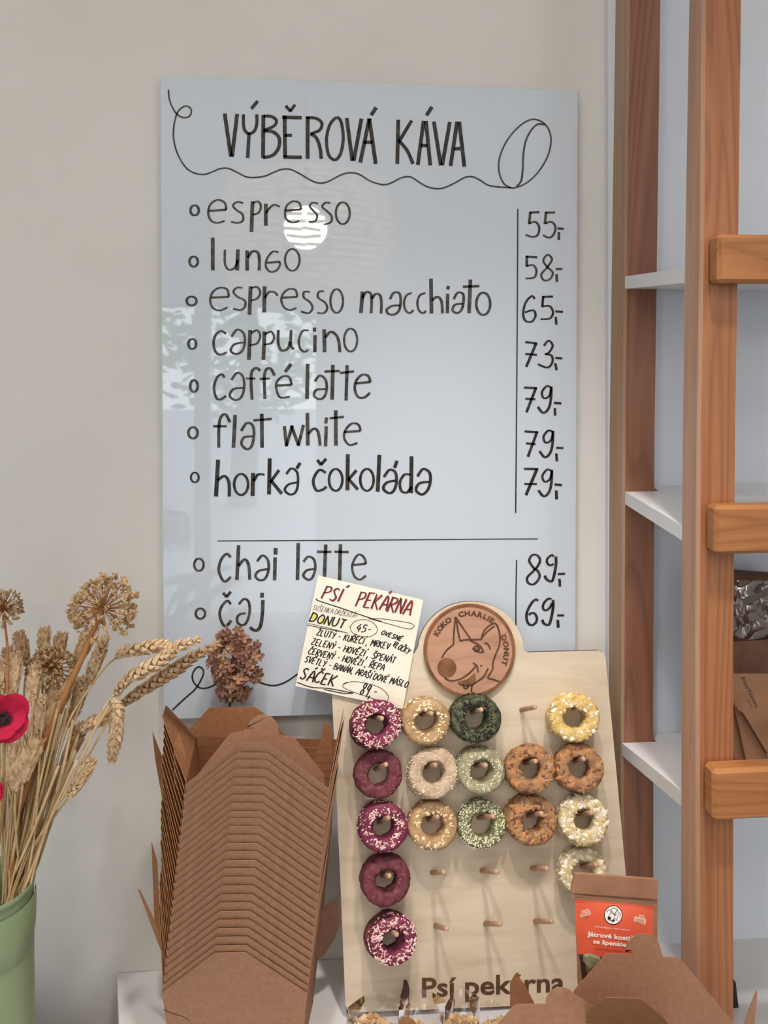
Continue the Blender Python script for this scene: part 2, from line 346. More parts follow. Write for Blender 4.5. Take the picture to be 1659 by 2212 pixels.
# ------------------------------------------------------------------ counter
CZ = 0.74
pl = [Z(253, 2100, CZ), Z(256, 2212, CZ)]
pl[0].y = 0.0
pl[0].y = -0.0005
b = MB()
poly = [pl[0], pl[1], pl[1] + (pl[1]-pl[0])*0.2, Vector((-1.15, pl[1].y-0.06, CZ)), Vector((-1.15, -0.62, CZ)), Vector((1.5, -0.62, CZ)), Vector((1.5, -0.0005, CZ))]
ct = empty('counter', (0.2, -0.3, 0), 'white counter top running along the wall under the boxes and donut rack', 'counter')
b.prism(poly, (0, 0, -0.03)); bevel(b.build('countertop', M['counter'], ct), 0.0015)
b = MB(); b.box((-1.1, -0.60, 0.0), (1.48, -0.57, CZ-0.03)); b.build('front_panel', M['white'], ct)

# ------------------------------------------------------------------ glass menu board
GF = 0.018                               # distance of its front face from the wall
bc = [(345,161), (1250.5,196), (1244.5,1531), (352,1556)]
front = [W(x, y, GF) for x, y in bc]
menu = empty('menu_board', (front[0]+front[2])/2, 'white back-painted glass coffee menu board handwritten in black marker, hung on the wall', 'menu board')
b = MB(); b.prism(front, (0, 0.006, 0)); gl = b.build('glass_panel', [M['glass'], M['glass_edge']], menu)
for p in gl.data.polygons: p.material_index = 0 if p.normal.y < -0.9 else 1
md = bevel(gl, 0.0018, 1).modifiers[0]; md.material = 1
for x, y in ((420, 230), (1180, 260), (420, 1490), (1180, 1470)):
    p = W(x, y, GF-0.006); b = MB(); b.tube([p, Vector((p.x, -0.0002, p.z))], 0.012, 12); b.build('standoff', M['white'], menu)
def fA(ox, oy, s):
    return lambda x, y: (ox + x/s, oy + y/s)
ZA, ZB, ZC, ZD, ZE, ZG, ZF = fA(330,150,3.318), fA(800,150,3.318), fA(340,620,3.318), fA(760,620,3.318), fA(340,1100,4.1475), fA(1080,1160,8.295), fA(600,1200,3.0164)
def strokes(name, zf, sc, items, mats, off=0.0004, chisel=0.3):
    fat = 1.30 if name == 'menu_line' else 1.16 if name in ('price', 'title_lettering') else 1.0
    its = []
    for w, pts in items:
        q = [zf(*p) for p in pts]; its.append((min(p[0] for p in q), max(p[0] for p in q), w*fat/sc, q))
    its.sort(key=lambda t: t[0]); groups = []; right = None
    for it in its:                          # one part per written word
        if right is None or it[0] - right > 14.5: groups.append([]); right = it[1]
        groups[-1].append(it); right = max(right, it[1])
    for g in groups:
        mb = MB()
        for it in g: ribbon(mb, it[3], it[2], lambda x, y: W(x, y, GF+off), chisel=chisel)
        nm = name
        if name == 'menu_line': nm = 'bullet_ring' if len(g) == 1 and g[0][1]-g[0][0] < 30 else 'menu_word'
        tag(mb.build(nm, mats, menu), kind='stuff' if len(g) > 1 else None)
S = 3.318
K = 13; T = 21                             # thin curve and thick stem widths in zoomed pixels
title = [(24,[(515,315),(560,625)]),(24,[(605,318),(568,625)]),(20,[(650,322),(650,395),(662,440),(692,460),(728,440),(745,390),(745,322)]),(22,[(690,455),(680,635)]),(22,[(752,226),(706,282)]),
 (24,[(793,326),(790,635)]),(20,[(793,334),(850,337),(886,365),(872,402),(820,428),(793,436)]),(22,[(793,440),(860,447),(905,490),(902,560),(860,615),(790,632)]),
 (24,[(945,330),(948,630)]),(24,[(928,342),(1068,346)]),(22,[(945,472),(998,472)]),(24,[(935,628),(1068,630)]),(20,[(952,260),(987,300)]),(20,[(985,300),(1020,252)]),
 (24,[(1110,338),(1110,640)]),(20,[(1100,346),(1170,350),(1212,385),(1195,435),(1130,462)]),(22,[(1130,462),(1172,490),(1198,560),(1208,640)]),
 (20,[(1320,345),(1270,395),(1245,500),(1260,610),(1305,648),(1345,605),(1365,500),(1352,385),(1320,345)]),
 (24,[(1390,348),(1430,655)]),(24,[(1496,352),(1440,655)]),(24,[(1552,352),(1487,668)]),(24,[(1552,352),(1598,677)]),(24,[(1512,522),(1575,522)]),(24,[(1602,272),(1565,328)])]
strokes('title_lettering', ZA, S, title, M['ink'], chisel=0.1)
title2 = [(24,[(200,360),(193,677)]),(22,[(297,365),(203,520)]),(22,[(210,515),(260,575),(287,630),(306,677)]),(24,[(382,368),(340,685)]),(24,[(398,368),(430,688)]),(24,[(362,545),(410,545)]),(24,[(442,268),(402,330)]),
 (24,[(455,373),(505,688)]),(24,[(570,376),(515,688)]),(24,[(622,374),(575,692)]),(24,[(637,374),(674,697)]),(24,[(600,568),(645,568)])]
strokes('title_lettering', ZB, S, title2, M['ink'], chisel=0.1)
strokes('ornament_line', ZA, S, [(12,[(113,146),(118,210),(140,270),(175,322),(220,345),(262,335),(277,300),(262,270),(230,263),(195,285),(170,325),(152,400),(148,480),(165,570),(200,650),(250,715),(310,746),(370,752),(420,737),(480,712),(540,709),(600,735),(660,766),(720,775),(800,765),(860,740),(920,717),(980,715),(1040,740),(1100,775),(1160,807),(1210,815),(1260,802),(1320,770),(1380,745),(1440,741),(1490,757),(1550,795),(1610,818),(1665,826),(1720,808),(1770,781),(1820,768),(1860,776),(1920,815),(1980,845),(2050,855),(2110,840),(2180,805),(2240,773),(2290,769),(2340,790),(2400,828),(2460,840),(2520,845),(2570,848)])], M['ink_grey'], chisel=0.05)
strokes('coffee_bean_drawing', ZB, S, [(12,[(1010,848),(955,815),(922,730),(925,640),(960,545),(1020,455),(1100,383),(1170,357),(1240,382),(1283,440),(1295,520),(1272,620),(1222,710),(1162,780),(1100,825),(1045,845),(1010,848)]),(14,[(1252,397),(1200,393),(1150,440),(1112,520),(1096,620),(1092,720),(1080,800),(1048,838)])], M['ink_grey'], chisel=0.05)
def bul(x, y, rx, ry, w=15): return (w, ell(x, y, rx, ry))
line1 = [bul(300,1010,30,36),(17,[(400,1014),(527,1005)]),(K,[(527,1005),(515,955),(465,935),(415,965),(397,1025),(415,1080),(460,1100),(515,1085)]),(K,[(648,958),(605,950),(575,975),(600,1008),(640,1035),(647,1080),(612,1100),(560,1092)]),(T,[(715,945),(707,1165)]),(K,[(715,958),(755,947),(775,980),(760,1025),(715,1042)]),(T,[(810,962),(810,1120)]),(K,[(812,1030),(840,990),(872,970),(912,985)]),(17,[(950,1012),(1065,1003)]),(K,[(1065,1003),(1050,957),(1005,945),(962,975),(948,1025),(957,1072),(1000,1098),(1050,1085)]),(K,[(1185,962),(1147,955),(1125,980),(1150,1012),(1177,1045),(1165,1085),(1115,1092)]),(K,[(1272,957),(1237,955),(1215,985),(1245,1012),(1282,1052),(1275,1095),(1225,1112)]),(K,ell(1362,1030,50,78))]
strokes('menu_line', ZA, S, line1, M['ink_grey'])
line2 = [bul(293,1377,30,36),(T,[(430,1205),(430,1440)]),(K,[(517,1292),(517,1390),(545,1436),(588,1420),(610,1365)]),(T,[(610,1290),(605,1442)]),(T,[(676,1298),(676,1442)]),(17,[(680,1350),(712,1306),(752,1312),(764,1365),(762,1442)]),(K,[(902,1312),(862,1305),(822,1350),(810,1410),(842,1450),(887,1440),(912,1400),(908,1378)]),(16,[(818,1386),(912,1378)]),(K,ell(1000,1365,52,78))]
strokes('menu_line', ZA, S, line2, M['ink_grey'])
line3 = [bul(245,100,35,32),(16,[(383,76),(512,70)]),(K,[(512,70),(500,18),(450,5),(400,32),(378,92),(398,150),(450,168),(502,145)]),(K,[(610,6),(570,5),(545,35),(575,70),(626,97),(627,140),(595,165),(542,155)]),(T,[(668,-5),(660,198)]),(K,[(670,8),(715,0),(737,40),(715,82),(668,97)]),(T,[(768,-5),(765,182)]),(K,[(770,78),(800,37),(838,37),(862,62)]),(16,[(893,77),(1002,70)]),(K,[(1002,70),(990,22),(940,15),(900,50),(888,97),(910,147),(950,165),(997,150)]),(K,[(1095,36),(1052,35),(1050,75),(1092,107),(1112,150),(1085,187),(1030,175)]),(K,[(1195,30),(1157,35),(1152,75),(1202,112),(1217,155),(1190,187),(1145,185)]),(K,ell(1285,100,45,85))]
strokes('menu_line', ZC, S, line3, M['ink_grey'])
line3b = [(T,[(77,33),(65,187)]),(16,[(75,80),(102,38),(135,47),(142,100),(138,188)]),(16,[(142,85),(172,50),(202,60),(212,110),(210,190)]),(15,[(273,88),(300,42),(342,47),(350,110),(337,170),(302,197),(262,192),(250,162),(290,135),(347,132)]),(K,[(430,42),(392,60),(374,110),(385,165),(415,187),(442,165)]),(K,[(527,42),(487,60),(470,110),(480,165),(510,187),(532,170)]),(T,[(567,-60),(571,190)]),(16,[(575,95),(612,70),(642,100),(650,190)]),(19,[(687,48),(685,187)]),(19,[(691,-8),(689,18)]),(15,[(730,88),(757,42),(797,50),(800,110),(785,165),(752,187),(722,165),(740,127),(797,119)]),(T,[(850,-54),(840,187)]),(20,[(796,-2),(915,-7)]),(15,ell(942,120,50,80))]
strokes('menu_line', ZD, S, line3b, M['ink_grey'])
line4 = [bul(250,408,28,35),(15,[(492,335),(455,315),(417,345),(402,400),(415,460),(450,485),(497,468)]),(14,[(530,357),(570,306),(617,330),(627,400),(605,460),(562,481),(526,456),(550,412),(617,397)]),(T,[(665,308),(655,522)]),(K,[(670,332),(715,310),(737,350),(715,402),(663,418)]),(T,[(767,318),(760,522)]),(K,[(770,340),(815,320),(837,360),(815,402),(765,412)]),(16,[(867,308),(866,400),(890,455),(935,440),(950,390)]),(16,[(958,308),(957,415),(978,447)]),(K,[(1085,312),(1042,315),(1015,375),(1020,432),(1050,464),(1082,450)]),(19,[(1130,345),(1128,467)]),(19,[(1125,290),(1127,320)]),(T,[(1195,303),(1198,467)]),(17,[(1200,365),(1240,322),(1282,345),(1302,400),(1307,467)]),(K,ell(1385,380,47,82))]
strokes('menu_line', ZC, S, line4, M['ink_grey'])
line5 = [bul(262,710,27,42),(15,[(482,650),(460,626),(427,650),(405,720),(420,790),(450,807),(492,780)]),(14,[(530,667),(570,616),(612,640),(622,720),(600,790),(557,810),(518,780),(545,732),(617,722)]),(17,[(737,600),(707,580),(675,612),(672,700),(678,807)]),(17,[(633,656),(702,656)]),(17,[(840,635),(812,586),(780,592),(766,650),(771,802)]),(17,[(733,659),(807,656)]),(18,[(858,706),(962,701)]),(14,[(962,701),(945,647),(900,640),(855,682),(855,740),(882,792),(950,785)]),(20,[(958,552),(915,609)]),(T,[(1077,550),(1072,802)]),(15,[(1128,677),(1162,635),(1202,660),(1214,720),(1200,780),(1165,804),(1123,780),(1140,737),(1207,731)]),(T,[(1258,558),(1252,807)]),(19,[(1198,606),(1307,602)]),(19,[(1360,560),(1352,814)]),(18,[(1308,616),(1410,605)]),(18,[(1418,691),(1527,681)]),(16,[(1527,681),(1510,636),(1465,630),(1425,672),(1415,730),(1437,786),(1482,792),(1524,757)])]
strokes('menu_line', ZC, S, line5, M['ink_grey'])
line6 = [bul(255,1045,33,40),(17,[(520,970),(490,914),(457,930),(441,1000),(440,1152)]),(19,[(398,998),(497,998)]),(T,[(557,917),(545,1152)]),(16,[(600,1032),(640,975),(682,992),(692,1060),(675,1140),(640,1162),(603,1125),(622,1077),(687,1070)]),(T,[(748,908),(750,1152)]),(19,[(688,956),(820,945)]),(18,[(910,996),(925,1142)]),(18,[(925,1138),(967,993)]),(18,[(960,993),(1012,1137)]),(18,[(1010,1137),(1047,988)]),(T,[(1075,902),(1078,1137)]),(17,[(1080,1055),(1120,1015),(1152,1040),(1167,1137)]),(19,[(1210,998),(1205,1142)]),(19,[(1213,935),(1206,978)]),(T,[(1278,883),(1279,1137)]),(18,[(1235,941),(1337,930)]),(18,[(1338,1040),(1457,1031)]),(14,[(1457,1031),(1440,986),(1390,980),(1345,1032),(1340,1087),(1377,1132),(1434,1117)])]
strokes('menu_line', ZC, S, line6, M['ink_grey'])
line7 = [bul(268,1365,28,35,12),(23,[(435,1237),(420,1502)]),(18,[(432,1385),(480,1355),(512,1400),(515,1502)]),(15,ell(600,1415,50,75)),(22,[(685,1332),(682,1497)]),(17,[(690,1392),(720,1345),(768,1345)]),(22,[(805,1228),(800,1487)]),(18,[(872,1312),(808,1400)]),(20,[(815,1388),(892,1482)]),(15,[(923,1342),(960,1300),(1002,1330),(1007,1410),(990,1470),(950,1487),(913,1455),(940,1415),(1002,1400)]),(19,[(1024,1260),(998,1302)]),(17,[(1207,1332),(1165,1310),(1130,1350),(1117,1400),(1140,1457),(1185,1452),(1212,1430)]),(18,[(1146,1238),(1173,1275)]),(18,[(1171,1275),(1210,1230)]),(15,ell(1278,1382,48,78)),(22,[(1365,1198),(1362,1457)]),(18,[(1427,1313),(1368,1382)]),(18,[(1370,1375),(1437,1452)]),(15,ell(1502,1382,48,78))]
strokes('menu_line', ZC, S, line7, M['ink'])
line7b = [(22,[(198,1203),(185,1467)]),(17,[(230,1362),(270,1310),(312,1330),(320,1400),(300,1460),(265,1477),(226,1445),(250,1402),(314,1387)]),(19,[(324,1245),(306,1297)]),(22,[(428,1213),(425,1477)]),(16,[(422,1345),(377,1345),(345,1400),(355,1460),(395,1472),(427,1432)]),(17,[(470,1357),(510,1305),(557,1330),(562,1400),(540,1460),(500,1487),(460,1455),(485,1407),(557,1396)])]
strokes('menu_line', ZD, S, line7b, M['ink'])
SE = 4.1475
line8 = [bul(372,497,42,55,17),(20,[(657,432),(620,400),(572,450),(550,540),(575,620),(610,647),(658,605)]),(25,[(728,323),(712,632)]),(22,[(725,510),(780,450),(817,500),(828,632)]),(19,[(893,467),(940,415),(987,450),(997,530),(970,615),(920,637),(878,600),(910,552),(992,536)]),(25,[(1055,430),(1050,637)]),(28,[(1060,348),(1057,407)]),(25,[(1262,303),(1255,634)]),(19,[(1308,472),(1350,425),(1402,450),(1414,530),(1390,610),(1350,632),(1308,595),(1340,547),(1407,536)]),(25,[(1508,316),(1495,640)]),(24,[(1428,381),(1560,382)]),(25,[(1640,313),(1632,645)]),(24,[(1585,381),(1715,384)]),(20,[(1758,500),(1870,487)]),(17,[(1870,487),(1850,430),(1805,405),(1765,450),(1745,520),(1765,600),(1815,630),(1868,595)])]
strokes('menu_line', ZE, SE, line8, M['ink_grey'])
line9 = [bul(385,935,42,46,18),(20,[(657,852),(625,820),(577,870),(558,940),(580,1020),(615,1047),(662,995)]),(22,[(588,748),(621,787)]),(22,[(619,787),(657,738)]),(19,[(730,852),(775,805),(817,830),(827,920),(800,1010),(765,1037),(722,1020),(715,970),(742,940),(792,932)]),(25,[(945,813),(940,940),(922,1050),(880,1087),(828,1058)]),(26,[(940,748),(935,792)])]
strokes('menu_line', ZE, SE, line9, M['ink_grey'])
strokes('divider_line', ZE, SE, [(9,[(538,284),(1700,278),(2900,268),(3410,266)])], M['ink'], chisel=0)
strokes('ornament_line', ZE, SE, [(15,[(135,1800),(240,1700),(340,1610),(400,1510),(412,1445),(375,1412),(332,1440),(312,1500),(332,1560),(380,1600),(440,1602),(500,1580),(550,1550),(640,1490),(720,1465),(780,1480),(860,1522),(940,1560),(1030,1580),(1110,1565),(1180,1530),(1260,1475),(1340,1440)])], M['ink'], chisel=0.05)
strokes('price_rule', lambda x, y: (x, y), 1, [(2.8,[(1118.5,451),(1117,750),(1114,1108)])], M['ink'], chisel=0)
strokes('price_rule', lambda x, y: (x, y), 1, [(2.8,[(1116,1209),(1114.5,1290),(1114.5,1368)])], M['ink'], chisel=0)
pB = [[(20,[(1143,1026),(1212,1022)]),(17,[(1147,1020),(1138,1108)]),(15,[(1138,1105),(1182,1092),(1210,1130),(1200,1185),(1162,1200),(1112,1185)]),(20,[(1256,1026),(1324,1025)]),(17,[(1260,1020),(1250,1108)]),(15,[(1250,1105),(1297,1092),(1326,1127),(1315,1180),(1282,1206),(1238,1188)]),(20,[(1341,1140),(1387,1142)]),(17,[(1352,1165),(1350,1222)])],
 [(20,[(1116,1342),(1197,1346)]),(17,[(1122,1335),(1120,1413)]),(15,[(1120,1410),(1167,1402),(1190,1442),(1175,1490),(1112,1498)]),(14,[(1268,1415),(1240,1370),(1270,1328),(1302,1360),(1270,1415),(1225,1470),(1247,1512),(1290,1500),(1307,1455),(1268,1415)]),(19,[(1328,1430),(1377,1430)]),(17,[(1335,1468),(1337,1522)])]]
for q in pB: strokes('price', ZB, S, q, M['ink_grey'])
nine = lambda dx, dy: [(15,[(1428+dx,722+dy),(1397+dx,710+dy),(1362+dx,755+dy),(1377+dx,797+dy),(1415+dx,780+dy),(1430+dx,722+dy)]),(17,[(1430+dx,712+dy),(1427+dx,800+dy),(1410+dx,870+dy),(1372+dx,902+dy),(1333+dx,858+dy)])]
pD = [[(15,[(1312,87),(1290,65),(1247,110),(1228,190),(1245,242),(1290,247),(1317,205),(1300,167),(1240,182)]),(19,[(1368,70),(1442,68)]),(16,[(1372,65),(1365,143)]),(15,[(1365,140),(1417,137),(1442,180),(1420,225),(1352,230)]),(19,[(1458,175),(1514,178)]),(16,[(1462,213),(1466,270)])],
 [(19,[(1243,394),(1327,405)]),(18,[(1322,402),(1250,572)]),(18,[(1243,480),(1327,486)]),(15,[(1376,422),(1410,385),(1440,420),(1412,470),(1383,482)]),(15,[(1385,480),(1432,492),(1437,540),(1402,577),(1333,553)]),(19,[(1458,508),(1509,512)]),(16,[(1458,546),(1468,597)])],
 [(19,[(1233,720),(1327,725)]),(18,[(1320,722),(1252,898)]),(18,[(1243,800),(1317,805)]),(20,[(1448,830),(1502,835)]),(16,[(1455,868),(1458,922)])] + nine(0,0),
 [(19,[(1238,1035),(1337,1041)]),(18,[(1328,1038),(1262,1217)]),(18,[(1248,1120),(1317,1126)]),(20,[(1466,1152),(1517,1155)]),(16,[(1465,1193),(1470,1250)])] + nine(12,318),
 [(20,[(1233,1303),(1337,1305)]),(20,[(1328,1303),(1248,1492)]),(18,[(1236,1412),(1327,1412)]),(20,[(1453,1415),(1507,1420)]),(18,[(1465,1458),(1468,1522)])] + nine(4,598)]
for q in pD: strokes('price', ZD, S, q, M['ink'])
strokes('price', ZG, 8.295, [(40,[(620,570),(550,480),(525,420),(560,340),(630,315),(700,360),(715,440),(670,530),(590,620),(500,710),(485,780),(530,840),(610,845),(690,760),(710,680),(670,600),(620,570)]),(40,[(965,350),(925,325),(850,390),(845,460),(900,510),(960,480)]),(45,[(1003,350),(1005,480),(980,640),(945,770),(900,795),(830,750),(805,690)]),(48,[(1035,663),(1168,658)]),(42,[(1060,750),(1072,800),(1072,890)])], M['ink'])
strokes('price', ZG, 8.295, [(42,[(685,1145),(640,1120),(570,1180),(490,1330),(475,1450),(510,1550),(580,1580),(650,1520),(660,1440),(620,1370),(560,1365),(515,1400)]),(40,[(920,1120),(870,1105),(790,1180),(770,1270),(815,1315),(890,1270),(935,1180)]),(45,[(950,1125),(955,1230),(930,1400),(890,1550),(840,1575),(780,1540),(760,1480)]),(48,[(1027,1405),(1153,1405)]),(45,[(1035,1485),(1045,1625)])], M['ink'])

# ------------------------------------------------------------------ donut rack
LEAN0, LEAN1 = Vector((0, -0.105, CZ)), Vector((0, -0.052, CZ+0.446))
_up = (LEAN1 - LEAN0).normalized(); RN = Vector((1, 0, 0)).cross(_up); RN = RN if RN.y < 0 else -RN
RACK = Plane(LEAN0, RN)
R = RACK.P
outline = [(760,2187),(751,2182),(746,2168)]
outline += [(735,1900),(726,1700),(718,1520),(714,1424),(718,1415),(726,1412),(895,1411)]
cxd, cyd, rd = 1017, 1407, 116
for i in range(0, 25):
    a = math.radians(186 + (358-186)*i/24); outline.append((cxd+rd*math.cos(a)*0.985, cyd+rd*math.sin(a)*0.93))
outline += [(1140,1409),(1292,1405),(1302,1409),(1308,1420),(1330,1650),(1352,1890),(1377,2148),(1372,2157),(1360,2160),(1050,2176)]
rack = empty('donut_rack', R(1040, 2170), 'pale birch plywood peg rack for donuts leaning on the wall under the glass menu', 'rack')
b = MB(); b.prism([R(x, y) for x, y in outline], -RN*0.004); rb = b.build('back_board', [M['ply'], M['ply_edge']], rack)
for p in rb.data.polygons:
    if len(p.vertices) == 4: p.material_index = 1
def pegpx(r, c):
    bx = 1125 + (c-4)*107.5 + 7.3*(r-1); by = 1534 + 114*(r-1) - 4.5*(c-4)
    return bx, by
tips = {(1,1):(826,1552),(1,2):(933,1541),(1,3):(1041,1533),(1,4):(1157,1527),(1,5):(1256,1531),(2,1):(835,1651),(2,2):(942,1652),(2,3):(1050,1653),(2,4):(1158,1644),(2,5):(1262,1639),
        (3,1):(840,1766),(3,2):(946,1764),(3,3):(1066,1763),(3,4):(1171,1757),(3,5):(1279,1755),(4,1):(842,1892),(4,2):(960,1884),(4,3):(1074,1883),(4,4):(1182,1876),(4,5):(1290,1869),
        (5,1):(858,2019),(5,2):(966,2006),(5,3):(1081,1996),(5,4):(1193,1990),(5,5):(1305,1985)}
def tip3(r, c): return R(*tips[(r, c)], 0.044)
for (r, c), t in tips.items():
    b = MB(); p0 = R(*pegpx(r, c), -0.002); p1 = tip3(r, c); q = p0.lerp(p1, 0.96)
    b.tube([p0, q, p1], [0.0030, 0.0030, 0.0024], 12); b.build('peg', M['peg'], rack, True)
# engraved words and the disc with the dog
b = MB(); put_text(b, 'Psí pekárna', 908, 2154, 41, lambda x, y: R(x, y, 0.0004), width=312, slope=-0.042, bold=0.022)
b.build('engraved_words', M['engrave'], rack)
DO = 0.006
b = MB(); cx, cy = 1014.5, 1405.6
b.prism([R(cx+99*math.cos(2*math.pi*i/56), cy+101*math.sin(2*math.pi*i/56), DO) for i in range(56)], -RN*(DO-0.0004))
disc = b.build('badge_disc', M['disc'], rack); tag(disc, 'brown stained round badge with an engraved bull terrier head')
b = MB()
n = 64; ro = [R(cx+99*math.cos(2*math.pi*i/n), cy+101*math.sin(2*math.pi*i/n), DO+0.0003) for i in range(n)]; ri = [R(cx+92*math.cos(2*math.pi*i/n), cy+94*math.sin(2*math.pi*i/n), DO+0.0003) for i in range(n)]
b.add(ro+ri, [(i, (i+1) % n, n+(i+1) % n, n+i) for i in range(n)]); 
def child(parent, mb, name, m):
    o = mb.build(name, m, rack)
    o.parent = parent
    return o
child(disc, b, 'badge_rim', M['disc_fill'])
dog = [[(1145,582),(1148,500),(1158,400)],[(1158,400),(1200,462),(1257,546)],[(1164,425),(1174,490),(1188,556)],[(1188,556),(1225,549),(1260,549),(1328,546)],[(1145,580),(1100,618),(1068,668)],
 [(1085,792),(1110,812),(1150,815),(1200,800),(1250,765),(1290,722)],[(1272,700),(1298,720),(1305,762)],[(1180,822),(1190,840),(1240,850),(1290,826),(1340,792),(1366,745),(1372,735)],
 [(1325,546),(1345,490),(1395,447),(1425,450),(1445,510),(1445,580),(1422,640),(1402,700),(1400,740),(1370,795),(1400,806),(1445,822)],[(1345,573),(1368,576),(1386,612)],[(1325,546),(1355,505),(1412,460)],
 [(1255,556),(1290,570),(1320,590),(1342,628)],[(1270,600),(1285,620),(1320,630),(1342,628)],[(1290,826),(1266,850),(1262,892)],[(1210,832),(1215,864),(1238,860),(1245,828)]]
def draw_dog(fn, lw, mbl, mbf):
    for st in dog: ribbon(mbl, st, lw, fn, chisel=0)
    ribbon(mbl, ell(1298,604,18,16), lw, fn, chisel=0)
    def fill(pts): mbf.add([fn(*p) for p in pts], [list(range(len(pts)))])
    fill(ell(1102,732,63,65)[:-1])
    for cx_, cy_ in ((1326,718),(1300,604)): mbl.add([fn(*p) for p in ell(cx_,cy_,7,7)[:-1]], [list(range(14))])
    fill([(1188,818),(1235,806),(1285,765),(1290,800),(1288,826),(1240,845),(1200,840)])
bl, bf = MB(), MB()
fd = lambda x, y: R(600+x/3.0164, 1200+y/3.0164, DO+0.0005)
draw_dog(fd, 11, bl, bf)
tag(child(disc, bl, 'dog_outline', M['engrave']), kind='stuff'); tag(child(disc, bf, 'dog_shading', M['disc_fill']), kind='stuff')
bt = MB()
def arc_text(word, a0, a1, rad, h, mb, c0=(1250, 622), fn=fd):
    gl_ = [textpolys(ch, 2, 0.045) for ch in word]; ws_ = [max(v[0] for v in g[0]) - min(v[0] for v in g[0]) for g in gl_]
    gap = 0.16; pos = []; cur = 0.0
    for w in ws_: pos.append(cur + w/2); cur += w + gap
    for g, w, p in zip(gl_, ws_, pos):
        f = (p - pos[0])/(pos[-1] - pos[0]); a = math.radians(a0 + (a1-a0)*f); vs, fs = g; x0 = min(v[0] for v in vs)
        sc = h/0.7; ca, sa = math.cos(a), math.sin(a); out = []
        for v in vs:
            x = (v[0]-x0-w/2)*sc*1.1; y = -(v[1]-0.35)*sc
            out.append(fn(c0[0]+rad*sa + x*ca - y*sa, c0[1]-rad*ca + x*sa + y*ca))
        mb.add(out, fs)
arc_text('KOKO', -61, -35, 243, 33, bt); arc_text('CHARLIE', -13, 36, 246, 33, bt); arc_text('DONUT', 69, 109, 240, 33, bt)
tag(child(disc, bt, 'badge_lettering', M['engrave']), kind='stuff')
# little stand foot through the board
b = MB(); ft = [(866,2166),(872,2145),(874,2128),(880,2128),(885,2140),(883,2158),(878,2178),(866,2180)]
b.prism([R(x, y, 0.010) for x, y in ft], -RN*0.0095); b.build('stand_foot', [M['ply_edge']], rack)

# ------------------------------------------------------------------ donuts
def donut_mesh(name, m, Rr, rr, t, seed, rough=0.0009):
    rnd = random.Random(seed); nu, prof = 44, []
    c = 0.0058; seg = 4
    def corner(px, pz, sx, sz):
        return [(px + sx*c*math.sin(math.pi/2*k/seg) , pz + sz*c*math.cos(math.pi/2*k/seg)) for k in range(seg+1)]
    prof += corner(Rr-c, t/2-c, 1, 1); prof += corner(Rr-c, -t/2+c, 1, -1)[::-1]
    prof += corner(rr+c*0.8, -t/2+c, -0.8, -1); prof += corner(rr+c*0.8, t/2-c, -0.8, 1)[::-1]
    ph = [rnd.uniform(0, 6.28) for _ in range(8)]
    rings = []
    for i in range(nu):
        a = 2*math.pi*i/nu
        k = 1 + 0.012*math.sin(2*a+ph[0]) + 0.010*math.sin(3*a+ph[1]) + 0.006*math.sin(5*a+ph[2])
        ring = []
        for (pr, pz) in prof:
            q = pr*(k if pr > (Rr+rr)/2 else 1+0.03*math.sin(2*a+ph[3])+0.02*math.sin(5*a+ph[5])) + rnd.uniform(-rough, rough)
            ring.append(Vector((q*math.cos(a), q*math.sin(a), pz + rnd.uniform(-rough, rough))))
        rings.append(ring)
    mb = MB(); mb.loft(rings + [rings[0]], cap=False)
    return mb
def chips_mesh(n, Rr, rr, t, size, seed, ncol=1, flat=0.5, elong=1.5, side=0.3):
    rnd = random.Random(seed); mb = MB()
    for i in range(n):
        a = rnd.uniform(0, 2*math.pi)
        if rnd.random() < side:
            z = rnd.uniform(-t*0.4, t*0.30); nrm = Vector((math.cos(a), math.sin(a), 0.15)); pos = Vector((Rr*math.cos(a), Rr*math.sin(a), z))
        else:
            q = math.sqrt(rnd.uniform((rr+0.002)**2, (Rr-0.001)**2)); e = max(0, q-(Rr-t*0.25))/(t*0.25)
            pos = Vector((q*math.cos(a), q*math.sin(a), t/2 - e*e*t*0.22)); nrm = Vector((math.cos(a)*e*0.8, math.sin(a)*e*0.8, 1))
        nrm.normalize(); u = nrm.orthogonal().normalized(); u = Quaternion(nrm, rnd.uniform(0, 6.28)) @ u; v = nrm.cross(u)
        s = size*rnd.uniform(0.55, 1.3); l = s*elong*rnd.uniform(0.7, 1.2); h = s*flat
        pts = [pos+u*l*0.5, pos+v*s*0.45*rnd.uniform(0.6,1.2)+u*s*0.1, pos-u*l*0.5, pos-v*s*0.45*rnd.uniform(0.6,1.2)-u*s*0.1, pos+nrm*h*0.8+u*s*0.12, pos-nrm*h*0.4]
        mb.add(pts, [(0,1,4),(1,2,4),(2,3,4),(3,0,4),(1,0,5),(2,1,5),(3,2,5),(0,3,5)], rnd.randrange(ncol))
    return mb
